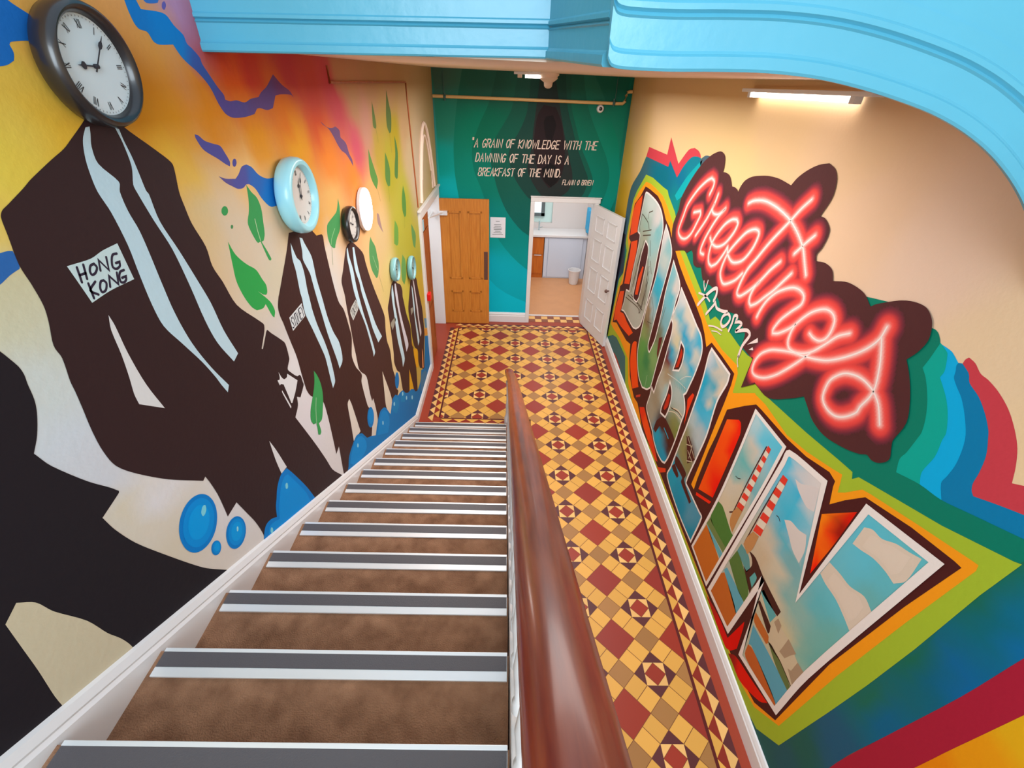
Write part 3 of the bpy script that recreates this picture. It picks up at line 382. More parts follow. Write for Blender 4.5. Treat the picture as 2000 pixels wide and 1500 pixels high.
STROKE_R=[(13,(78,62,46),125,[5476,1863,5522,1360],[0,1]),
(13,(78,62,46),117,[5125,1858,4994,1569,5009,1272],[0,2]),
(13,(78,62,46),113,[5033,1859,4906,1755],[0,1]),
(13,(78,62,46),115,[4996,1753,4935,1371],[0,1]),
(13,(78,62,46),126,[5767,1116,5166,1234,5020,1219],[0,2]),
(13,(78,62,46),128,[5687,1179,5170,1274],[0,1]),
(13,(78,62,46),123,[5682,2222,5704,2083,5655,2022],[0,2]),
(13,(78,62,46),118,[5682,2222,5415,2198,5349,2174,5300,2141],[0,3]),
(13,(78,62,46),115,[5418,2232,5423,2299,5299,2344],[0,1,2]),
(13,(78,62,46),117,[5526,2057,5220,2157],[0,1]),
(13,(78,62,46),117,[5495,2017,5202,2104],[0,1]),
(13,(78,62,46),126,[5463,1779,5571,1270],[0,1]),
(13,(78,62,46),118,[5033,1800,5029,1395,5079,1192],[0,2]),
(13,(78,62,46),117,[4976,1669,5028,1229],[0,1]),
(13,(78,62,46),124,[5550,1243,5029,1296],[0,1]),
(13,(78,62,46),122,[5414,1979,5511,1634],[0,1]),
(13,(78,62,46),114,[5180,2047,5070,1906],[0,1]),
(13,(78,62,46),120,[5162,1264,4967,1284],[0,1]),
(13,(86,72,52),81,[4727,1554,4590,1462,4551,1357],[0,2]),
(13,(86,72,52),83,[4747,1435,4628,1224],[0,1]),
(13,(86,72,52),82,[4705,1263,4558,1309],[0,1]),
(13,(86,72,52),76,[4251,1644,4288,1394,4309,1211],[0,2]),
(13,(86,72,52),76,[4309,1647,4329,1343],[0,1]),
(13,(190,205,180),59,[4323,775,4314,612],[0,1]),
(14,(30,168,206),152,[3537,647,3444,645,3388,640],[0,2]),
(13,(214,200,172),97,[3561,887,3380,998,3249,1027],[0,2]),
(13,(214,200,172),97,[3562,842,3403,944,3245,983],[0,2]),
(13,(92,60,40),96,[3517,920,3346,994,3250,1009],[0,2]),
(13,(196,206,200),77,[3788,1136,3509,1229,3319,1272],[0,2]),
(13,(196,206,200),74,[3487,1260,3405,1347,3292,1420],[0,2]),
(13,(100,128,118),49,[3586,1184,3540,1144],[0,1]),
(13,(100,128,118),48,[3538,1204,3492,1165],[0,1]),
(13,(100,128,118),48,[3490,1224,3446,1186],[0,1]),
(13,(100,128,118),47,[3444,1244,3400,1206],[0,1]),
(13,(100,128,118),47,[3399,1263,3355,1225],[0,1]),
(13,(100,128,118),46,[3355,1281,3312,1244],[0,1]),
(14,(214,200,172),66,[3040,962,2922,931,2823,904],[0,2]),
(14,(214,200,172),66,[3014,890,2914,955],[0,1]),
(14,(214,200,172),66,[2927,776,2835,851],[0,1]),
(14,(214,200,172),66,[2965,862,2827,841,2818,759],[0,2]),
(14,(214,200,172),66,[2919,962,2908,824],[0,1]),
(15,(60,40,26),72,[1378,755,1287,784,1198,782,1132,775],[0,3]),
(14,(74,28,28),102,[2090,1684,2114,1372,2124,1051,2157,1011],[0,2,3]),
(14,(74,28,28),94,[1871,1635,1893,1321,1906,1015],[0,2]),
(15,(50,34,30),59,[1775,1429,1755,1435,1736,1427],[0,2]),
(15,(50,34,30),52,[2246,1276,2218,1285,2192,1306],[0,2]),
(16,(234,226,222),203,[5692,2464,5369,2466,5139,2444,4984,2400,4867,2324,4815,2233,4826,2041,4817,1758,4859,1372,4892,1193,4939,1088,5055,995,5190,949,5424,937,5713,929,5854,888,5803,1041,5801,1206,5642,1248,5646,1519,5607,1829,5624,1987,5745,2004,5741,2135,5724,2377,5692,2464],[11,15,17,18,25]),
(16,(234,226,222),184,[5351,1998,5208,1969,5160,1877,5161,1662,5183,1363,5245,1268,5425,1261,5429,1465,5418,1793,5351,1998],[0,5,9]),
(16,(234,226,222),193,[4755,2327,4569,2250,4418,2143,4420,1986,4457,1668,4487,1363,4509,1077,4469,1026,4420,1021,4386,1093,4334,1248,4328,1552,4346,1771,4329,1982,4323,2097,4218,2057,4021,1965,4028,1808,4039,1581,4090,1318,4117,1101,4133,797,4145,727,4238,642,4396,564,4602,596,4767,736,4827,846,4839,1029,4824,1388,4733,1761,4745,2066,4766,2194,4755,2327],[0,8,14,22,24,33]),
(16,(234,226,222),200,[3971,1959,3700,1891,3468,1830,3332,1799,3249,1729,3227,1644,3249,1453,3271,1359,3298,1248,3334,1200,3276,1163,3221,1090,3229,966,3235,771,3274,495,3313,383,3389,338,3550,318,3722,353,3795,392,4062,447,4123,496,4103,645,4105,761,4011,751,3993,941,3954,1093,3937,1515,3967,1599,4023,1627,3991,1760,3973,1821,3971,1959],[0,9,15,23,24,32]),
(16,(234,226,222),195,[3680,1558,3583,1547,3552,1506,3536,1408,3558,1317,3691,1239,3682,1291,3667,1440,3680,1558],[0,4,5,8]),
(16,(234,226,222),207,[3687,1111,3596,1071,3553,992,3552,856,3579,752,3713,707,3727,776,3685,960,3687,1111],[0,4,5,8]),
(16,(234,226,222),197,[3097,1809,2739,1799,2731,1725,2779,1525,2761,1210,2792,933,2824,623,2748,614,2495,621,2433,619,2453,288,2785,274,3179,326,3167,468,3123,904,3111,1002,3089,1378,3089,1556,3110,1737,3097,1809],[0,1,10,19]),
(16,(234,226,222),252,[2313,1790,1956,1803,1972,1460,2010,992,2070,273,2407,287,2330,950,2314,1404,2313,1790],[0,1,4,5,8]),
(16,(234,226,222),370,[1901,1806,1610,1877,1390,1215,1352,1978,1022,2064,1118,973,1125,511,1500,368,1643,1008,1684,326,2014,287,1969,936,1911,1725,1901,1806],[1,2,3,4,6,7,8,9,10,13]),
(20,(230,208,204),128,[3549,2190,3526,2159,3494,2132],[0,2]),
(20,(230,208,204),127,[3480,2221,3481,2177,3487,2130],[0,2]),
(20,(230,208,204),288,[3542,1985,3436,2116,3352,2198,3297,2225,3276,2183,3290,2130],[0,5]),
(20,(230,208,204),170,[3584,2073,3449,2102,3354,2098],[0,2]),
(20,(230,208,204),239,[3352,1988,3274,2094,3256,2128,3206,2103,3101,2126,3042,2149],[0,2,5]),
(20,(230,208,204),229,[3019,2143,2971,2129,2988,2076,3040,2029,3080,2043,3079,2095,3019,2143],[]),
(20,(230,208,204),219,[2938,2047,2926,2118,2928,2169,2887,2185,2883,2143,2832,2168,2803,2163,2842,2100],[0,4,7]),
(20,(230,208,204),247,[2844,2091,2721,2162,2666,2152,2706,2053,2711,1969],[0,4]),
(20,(230,208,204),108,[2711,1969,2702,1933,2672,1905],[0,2]),
(20,(230,208,204),120,[3252,1932,3152,1973,3029,2001],[0,2]),
(20,(230,208,204),79,[3179,1924,3097,1957,3025,1969],[0,2])]
SOFT_R=[(0,[(5595,3371,(222,188,142)),(3263,3307,(220,186,140)),(2265,3280,(224,190,150)),(2130,3090,(226,192,160)),(1647,3014,(228,198,176)),(1280,2792,(228,200,164)),(1055,2548,(230,202,160)),(6461,2845,(216,182,122)),(6840,2551,(212,176,80)),(6878,2211,(212,168,32)),(7017,1822,(214,162,20)),(6711,3336,(216,180,130)),(3472,3074,(224,192,136))],[],[]),
(6,[(4983,2821,(0,104,132)),(4594,2745,(0,104,140)),(5080,2710,(0,104,124)),(4613,2604,(0,125,125)),(6283,2450,(60,100,110)),(6336,2056,(60,95,112)),(6533,1433,(36,40,60)),(6581,1104,(0,100,120)),(6593,596,(40,50,85)),(4483,2894,(0,120,140))],[5954,2813,5077,2827,5051,2887,4746,2779,4630,2894,4482,2986,4341,3012,4209,3005,4440,2837,4533,2666,4549,2477,5006,2614,5835,2630,6128,2399,6256,2075,6250,1703,6118,1327,6304,1010,6382,449,6537,80,6619,178,6593,596,6526,1281,6478,1815,6510,2150,6446,2390,6140,2624],[0,1,2,3,7,10,12,19]),
(6,[(848,2290,(20,108,84)),(858,2090,(20,104,80)),(869,1682,(20,104,80)),(890,1318,(24,104,84)),(958,631,(30,92,84)),(763,2181,(0,108,140)),(782,2056,(0,104,124)),(700,2092,(0,106,160)),(722,1799,(0,100,156)),(784,1690,(0,98,128)),(768,1316,(0,98,140)),(802,921,(30,88,120)),(943,384,(34,88,100)),(1086,238,(34,92,90))],[858,2303,831,2415,670,2184,686,2071,703,1763,746,1286,782,865,771,373,891,-122,1229,139,1025,424],[1,2,8,9,10]),
(8,[(566,1901,(222,170,22)),(578,1655,(228,150,14)),(606,1439,(228,132,8))],[579,2055,587,1931,601,1725,618,1464,627,1162,559,979,385,1777],[0,5,6]),
(11,[(4267,329,(225,50,16)),(3970,262,(240,80,14)),(3657,235,(225,60,20))],[4335,317,4192,423,4045,388,3725,322,3476,242,3551,207,3857,208,4087,227,4246,269],[0,1,4]),
(11,[(2536,1520,(250,92,14)),(2573,830,(250,84,10)),(2410,1598,(238,24,4)),(2378,954,(236,12,2)),(2472,1308,(250,80,8)),(2389,1383,(236,16,2))],[2578,1514,2447,1614,2411,1611,2374,1538,2396,894,2614,757],[0,1,4,5]),
(11,[(1515,1728,(255,130,14)),(1459,1600,(252,100,10)),(1387,1903,(222,20,4)),(1399,1757,(150,20,10)),(1410,1435,(240,16,2)),(1431,1716,(236,50,6))],[1531,1732,1384,1920,1389,1686,1408,1412],[0,1,3]),
(11,[(1928,238,(180,30,14)),(1752,274,(212,10,6)),(1579,403,(220,6,2)),(1600,256,(226,6,2))],[2023,204,1965,230,1821,273,1654,281,1603,590,1584,531,1548,350,1581,254,1639,198],[0,3,4,6,7]),
(11,[(1569,214,(150,20,10)),(1409,283,(226,20,2)),(1219,424,(222,30,10))],[1588,203,1525,295,1347,377,1184,458,1231,366,1404,221,1523,212],[0,3]),
(12,[(5441,2379,(190,202,198)),(5055,2304,(205,200,198)),(4985,2214,(120,180,185)),(5053,2027,(150,190,190)),(5450,2149,(150,178,165)),(5435,2004,(160,165,145)),(5262,1720,(156,152,132)),(5225,1477,(140,130,108)),(5378,1140,(178,178,168)),(5650,1092,(165,165,148)),(5148,1034,(176,178,168)),(4909,1843,(165,185,178))],[5696,2463,5372,2465,5142,2444,4987,2399,4870,2323,4819,2232,4829,2040,4821,1757,4863,1370,4895,1191,4943,1086,5059,993,5194,947,5428,935,5717,927,5858,886,5807,1039,5806,1204,5647,1246,5650,1518,5611,1828,5628,1986,5750,2003,5745,2134,5728,2376],[0,11,15,17,18]),
(12,[(4678,2245,(205,200,200)),(4554,2177,(130,180,185)),(4574,2013,(180,192,188)),(4604,1723,(40,168,196)),(4569,1651,(60,165,190)),(4264,1937,(120,180,190)),(4125,1887,(205,196,190)),(4156,1795,(90,178,196)),(4123,1477,(120,170,180)),(4624,1477,(150,180,185)),(4739,1394,(150,126,98)),(4733,1236,(120,100,70)),(4747,1130,(130,150,90)),(4668,935,(88,148,72)),(4457,885,(56,128,74)),(4291,1049,(120,156,92)),(4641,739,(84,150,78)),(4361,701,(84,146,84)),(4194,1323,(110,110,80))],[4759,2326,4573,2249,4421,2142,4423,1985,4460,1667,4490,1361,4512,1075,4473,1024,4423,1019,4389,1091,4337,1246,4331,1551,4349,1770,4332,1981,4327,2096,4221,2056,4024,1963,4031,1806,4042,1580,4093,1317,4120,1099,4136,795,4148,725,4242,640,4399,562,4606,594,4771,734,4831,844,4843,1027,4827,1386,4736,1759,4748,2065,4769,2193],[0,8,14,22,24]),
(12,[(3887,1884,(205,205,205)),(3686,1848,(210,200,184)),(3841,1724,(100,178,200)),(3533,1773,(212,204,186)),(3632,1646,(18,158,200)),(3465,1556,(10,164,206)),(3337,1753,(60,170,205)),(3898,1590,(214,200,180)),(3762,1497,(206,196,160)),(3817,1354,(30,160,196)),(3326,1586,(206,200,184)),(3331,1506,(20,168,208)),(3466,1369,(180,186,176)),(3459,1262,(120,180,184)),(3319,1327,(110,176,186)),(3870,1265,(110,32,28)),(3800,1128,(160,140,108)),(3851,1003,(172,166,146)),(3929,721,(150,140,118)),(3969,554,(158,154,136)),(3438,1133,(170,184,180)),(3726,962,(160,190,190)),(3322,1042,(170,180,172)),(3333,852,(126,130,72)),(3250,827,(116,132,62)),(3305,686,(120,110,60)),(3633,472,(0,160,198)),(3402,397,(20,150,190)),(3638,605,(70,24,22)),(3346,584,(70,24,22))],[3974,1958,3703,1889,3470,1829,3334,1798,3251,1727,3230,1642,3251,1452,3273,1358,3300,1246,3336,1199,3278,1161,3223,1088,3232,964,3238,769,3276,493,3315,381,3392,336,3552,316,3725,351,3798,390,4065,445,4126,493,4106,643,4108,759,4014,749,3996,940,3957,1091,3940,1514,3970,1598,4026,1626,3994,1759,3976,1819],[0,9,15,23,24]),
(12,[(3069,1737,(206,204,206)),(2992,1737,(90,168,196)),(2921,1711,(206,190,168)),(3035,1542,(10,160,196)),(2893,1603,(60,160,186)),(2805,1625,(214,196,172)),(2994,1393,(10,164,202)),(2885,1447,(206,196,178)),(2823,1467,(20,170,200)),(2860,1339,(60,178,214)),(2999,1286,(60,176,214)),(3052,1136,(172,190,192)),(2871,1117,(176,188,192)),(2858,1016,(170,186,190)),(3073,946,(140,136,96)),(3025,808,(138,134,80)),(2907,765,(132,128,80)),(2909,912,(90,60,45)),(3099,481,(10,160,198)),(2854,468,(0,150,188)),(2605,420,(80,150,182)),(2505,342,(0,140,176)),(2785,377,(0,142,182))],[3099,1808,2741,1798,2733,1724,2781,1523,2763,1209,2794,931,2826,621,2750,612,2497,619,2435,617,2455,286,2787,272,3181,324,3170,466,3125,902,3114,1000,3092,1376,3092,1555,3112,1736],[0,1,10]),
(12,[(2254,1745,(170,205,214)),(2144,1691,(100,196,222)),(2193,1561,(206,196,180)),(2025,1753,(90,192,220)),(2222,1443,(100,180,180)),(2243,1304,(130,184,182)),(2265,1155,(206,196,176)),(2124,1255,(206,192,168)),(2215,1026,(210,196,168)),(2037,1349,(120,180,190)),(2088,1093,(200,188,160))],[2315,1789,1957,1802,1974,1458,2011,990,2072,271,2409,285,2332,948,2316,1403],[0,1,4,5]),
(12,[(1858,1768,(80,190,222)),(1739,1788,(214,206,204)),(1721,1690,(60,180,216)),(1636,1782,(220,212,208)),(1700,1549,(60,184,216)),(1580,1568,(80,188,214)),(1673,1474,(60,180,214)),(1738,1228,(206,190,166)),(1570,1171,(210,196,170)),(1644,1354,(90,178,196)),(1521,1340,(110,172,178)),(1559,1467,(206,204,200)),(1559,1675,(214,208,204)),(1491,1144,(130,178,176)),(1717,1107,(200,180,150)),(1512,1006,(206,190,160)),(1362,1158,(140,182,174)),(1279,1351,(96,182,192)),(1230,1522,(100,190,204)),(1269,1889,(90,190,212)),(1239,1748,(96,190,210)),(1105,1839,(96,184,196)),(1103,1654,(104,178,180)),(1139,1279,(110,178,170)),(1192,960,(140,182,166)),(1134,1085,(110,176,168)),(1201,823,(196,184,150)),(1340,935,(204,190,152)),(1116,1977,(96,188,200))],[1902,1805,1611,1875,1391,1213,1353,1977,1023,2063,1119,971,1126,509,1501,365,1644,1007,1686,324,2016,285,1970,934,1913,1724],[0,1,2,3,4,6,7,8,9,10])]
BLOB=([4057,3050,3980,3081,3882,3105,3818,3100,3772,3078,3743,3026,3739,2981,3674,2985,3610,2976,3560,2946,3529,2917,3486,2921,3438,2916,3406,2902,3390,2945,3347,2989,3263,3025,3135,3051,3047,3062,2933,3066,2788,3055,2749,3102,2679,3151,2598,3188,2519,3206,2452,3185,2410,3138,2396,3064,2431,2970,2384,2968,2326,2937,2311,2898,2321,2836,2340,2797,2324,2768,2250,2782,2184,2770,2145,2727,2044,2758,1929,2754,1858,2718,1833,2741,1737,2799,1673,2822,1611,2826,1567,2803,1543,2772,1528,2723,1541,2666,1567,2618,1518,2571,1461,2496,1420,2409,1427,2312,1418,2286,1396,2243,1401,2215,1429,2182,1463,2168,1492,2171,1529,2143,1612,2104,1745,2066,1857,2073,1939,2112,1988,2137,2074,2062,2253,1938,2421,1928,2554,1810,2545,2046,2556,2040,2705,2049,2730,2138,2836,2170,2889,2196,2970,2174,3162,2123,3210,2161,3391,2204,3573,2185,3678,2261,3768,2230,3849,2233,3915,2302,3967,2318,4053,2263,4138,2260,4378,2180,4495,2245,4561,2376,4501,2535,4500,2636,4407,2769,4276,2904,4157,2996],[6,10,13,20,24,28,34,37,40,49,65,68,69,70,71,75,77,81,82,85,86,88])
NEON=[([3876,2794,3845,2857,3853,2897,3917,2909,4003,2872,4151,2773,4297,2625,4336,2522,4370,2426,4370,2364,4272,2338,4156,2362,4056,2436,3996,2534,3956,2616,3977,2644,4112,2601],[0,3,15,16]),
([3717,2828,3737,2756,3813,2617,3953,2442],[0,3]),
([3737,2756,3752,2703,3706,2686,3629,2697,3571,2729,3528,2764,3627,2666,3731,2508,3772,2404,3763,2359,3694,2364],[0,5,10]),
([3655,2513,3588,2484,3495,2488,3384,2544,3298,2643,3271,2715,3305,2738,3374,2721,3464,2665,3552,2566,3597,2481,3597,2391,3559,2341,3497,2333,3418,2385,3345,2491,3323,2540,3291,2497,3207,2471,3136,2484,3046,2536,2976,2635,2955,2718,2969,2746,3026,2744,3118,2699,3214,2602,3288,2505,3318,2415,3318,2347,3279,2309,3227,2293,3167,2316,3069,2381,3003,2454],[0,6,13,16,34]),
([2550,3028,2615,2961,2671,2887,2801,2726,2895,2586,2955,2500,2986,2409,2996,2330,2979,2307,2935,2317,2842,2400,2762,2494,2694,2589,2627,2663],[0,13]),
([3210,2868,3146,2897,3026,2922,2905,2923,2782,2910,2671,2887,2578,2852,2501,2812,2460,2784,2417,2739,2357,2677],[0,10]),
([2411,2876,2455,2828,2526,2741],[0,2]),
([2764,2487,2803,2430,2818,2366,2805,2328,2773,2316,2715,2360,2648,2434,2592,2494,2545,2558,2483,2643],[0,4,9]),
([2662,2287,2651,2342,2618,2420,2556,2496,2480,2552,2413,2585,2348,2593,2304,2576,2300,2533,2356,2467,2422,2381,2454,2304,2444,2282,2394,2308,2318,2376,2280,2424,2239,2485,2189,2541,2119,2587,2063,2596,2022,2574,2010,2521,2022,2471,2057,2438,2108,2429,2147,2435],[0,12,25]),
([2280,2424,2291,2377,2285,2315,2253,2286,2192,2294,2124,2326,2067,2372,2009,2446,1956,2518,1895,2566],[0,9]),
([2082,2351,2110,2306,2173,2215,2266,2098,2362,2013,2452,1971,2502,1978,2512,2043,2480,2118,2407,2186,2326,2231,2219,2279,2115,2313,2022,2349,1948,2386,1869,2447,1803,2511,1758,2568,1730,2624,1726,2685],[0,19]),
([1723,2633,1679,2562,1650,2502,1628,2439,1628,2387,1646,2323,1649,2286,1690,2230,1741,2194,1804,2186,1859,2207,1877,2251,1873,2319,1825,2385,1772,2416,1706,2431,1633,2422,1572,2389,1515,2322],[0,18])]
# ------------------------------------------------------------------ helpers
DL = 0.0003
XL, XR, YB = -1.07, 1.62, 7.217
def lin(v):
    v /= 255.0
    return v / 12.92 if v <= 0.04045 else ((v + 0.055) / 1.055) ** 2.4
def rgb(r, g, b): return (lin(r), lin(g), lin(b), 1.0)
PG = 0.95
def paintcol(c): return tuple(min(0.86, lin(q) * PG) for q in c) + (1.0,)

def mat(name, col, rough=0.5, metal=0.0, noise=0.0, scale=8.0, stretch=(1, 1, 1), col2=None, bump=0.0, bscale=60.0, emit=None, estr=0.0, spec=0.5, coat=0.0, trans=0.0):
    m = bpy.data.materials.new(name); m.use_nodes = True
    nt = m.node_tree; b = nt.nodes['Principled BSDF']
    b.inputs['Base Color'].default_value = col; b.inputs['Roughness'].default_value = rough; b.inputs['Metallic'].default_value = metal
    b.inputs['Specular IOR Level'].default_value = spec; b.inputs['Coat Weight'].default_value = coat; b.inputs['Coat Roughness'].default_value = 0.12
    b.inputs['Transmission Weight'].default_value = trans
    tc = nt.nodes.new('ShaderNodeTexCoord'); mp = nt.nodes.new('ShaderNodeMapping'); mp.inputs['Scale'].default_value = stretch
    nt.links.new(tc.outputs['Object'], mp.inputs['Vector'])
    if noise or col2:
        n = nt.nodes.new('ShaderNodeTexNoise'); n.inputs['Scale'].default_value = scale; n.inputs['Detail'].default_value = 6
        nt.links.new(mp.outputs['Vector'], n.inputs['Vector'])
        r = nt.nodes.new('ShaderNodeValToRGB'); r.color_ramp.elements[0].position = 0.3; r.color_ramp.elements[1].position = 0.72
        c2 = col2 or tuple(max(0, c * (1 - noise)) for c in col[:3]) + (1,)
        r.color_ramp.elements[0].color = c2; r.color_ramp.elements[1].color = col
        nt.links.new(n.outputs['Fac'], r.inputs['Fac']); nt.links.new(r.outputs['Color'], b.inputs['Base Color'])
    if bump:
        n2 = nt.nodes.new('ShaderNodeTexNoise'); n2.inputs['Scale'].default_value = bscale; n2.inputs['Detail'].default_value = 4
        nt.links.new(mp.outputs['Vector'], n2.inputs['Vector'])
        bp = nt.nodes.new('ShaderNodeBump'); bp.inputs['Strength'].default_value = bump; bp.inputs['Distance'].default_value = 0.01
        nt.links.new(n2.outputs['Fac'], bp.inputs['Height']); nt.links.new(bp.outputs['Normal'], b.inputs['Normal'])
    if emit:
        b.inputs['Emission Color'].default_value = emit; b.inputs['Emission Strength'].default_value = estr
    return m
def paint_mat(name, rough, bump, bscale, spec=0.4):
    m = mat(name, (1, 1, 1, 1), rough, bump=bump, bscale=bscale, spec=spec)
    a = m.node_tree.nodes.new('ShaderNodeAttribute'); a.attribute_name = 'Col'
    m.node_tree.links.new(a.outputs['Color'], m.node_tree.nodes['Principled BSDF'].inputs['Base Color'])
    return m
M = {}
M['paint'] = paint_mat('wall_paint', 0.6, 0.10, 45.0, 0.14)
M['tile'] = paint_mat('encaustic_tile', 0.42, 0.03, 30.0, 0.35)
M['white'] = mat('white_gloss_paint', rgb(222, 222, 224), 0.35, bump=0.06, bscale=25)
M['blue'] = mat('pale_blue_gloss_paint', rgb(82, 166, 194), 0.3, noise=0.06, scale=3, bump=0.12, bscale=22)
M['cream'] = mat('cream_ceiling_paint', rgb(236, 214, 198), 0.6, noise=0.05, scale=2)
M['carpet'] = mat('brown_stair_carpet', rgb(168, 126, 98), 0.95, col2=rgb(128, 92, 70), scale=14, bump=0.6, bscale=220, spec=0.1)
M['grip'] = mat('charcoal_grip', rgb(84, 80, 84), 0.5, bump=0.2, bscale=300, spec=0.5)
M['alu'] = mat('aluminium', rgb(236, 238, 240), 0.38, metal=0.35)
M['mahogany'] = mat('polished_mahogany', rgb(150, 66, 38), 0.3, col2=rgb(112, 34, 22), scale=5, stretch=(14, 1.2, 1.2), coat=0.3)
M['pine'] = mat('varnished_pine', rgb(204, 132, 50), 0.38, col2=rgb(184, 110, 34), scale=7, stretch=(9, 9, 0.6), coat=0.2)
M['browndoor'] = mat('brown_varnished_wood', rgb(176, 96, 44), 0.42, col2=rgb(146, 70, 28), scale=4, stretch=(9, 9, 0.7))
M['dark'] = mat('dark_brown_metal', rgb(92, 60, 50), 0.45)
M['black'] = mat('black_plastic', rgb(34, 30, 32), 0.32, coat=0.3)
M['cyan'] = mat('pale_blue_plastic', rgb(158, 222, 236), 0.3, coat=0.3)
M['silver'] = mat('brushed_steel', rgb(176, 204, 210), 0.25, metal=0.75)
M['teal'] = mat('pale_teal_plastic', rgb(126, 182, 190), 0.3, coat=0.3)
M['dialt'] = mat('grey_green_dial', rgb(136, 158, 150), 0.35)
M['dial'] = mat('white_dial', rgb(212, 226, 232), 0.4)
M['dialg'] = mat('grey_dial', rgb(206, 204, 200), 0.4)
M['ink'] = mat('black_ink', rgb(46, 44, 50), 0.5)
M['red'] = mat('red_plastic', rgb(224, 22, 22), 0.35)
M['paper'] = mat('white_paper', rgb(222, 226, 236), 0.6)
M['pipe'] = mat('cream_painted_pipe', rgb(222, 182, 120), 0.4)
M['clip'] = mat('dark_green_metal', rgb(60, 100, 96), 0.4)
M['vinyl'] = mat('tan_vinyl_floor', rgb(206, 150, 104), 0.5, noise=0.08, scale=5)
M['orange'] = mat('orange_cabinet_wood', rgb(206, 116, 30), 0.45, col2=rgb(184, 92, 18), scale=4, stretch=(6, 6, 0.8))
M['kwall'] = mat('kitchen_white_paint', rgb(214, 208, 206), 0.6)
M['cab'] = mat('white_cabinet', rgb(204, 216, 234), 0.4)
M['towel'] = mat('blue_cloth', rgb(66, 168, 214), 0.9)
M['tube'] = mat('lit_tube', (1, 1, 1, 1), 0.5, emit=(1.0, 0.95, 0.88, 1), estr=7.0)
M['lamp'] = mat('lit_opal_glass', (1, 1, 1, 1), 0.5, emit=(1.0, 0.97, 0.93, 1), estr=10.0)
M['sky'] = mat('daylight_pane', (0.8, 0.95, 1, 1), 0.3, emit=(0.80, 0.97, 1.0, 1), estr=1.1)
M['wframe'] = mat('dark_window_frame', rgb(92, 104, 108), 0.5)

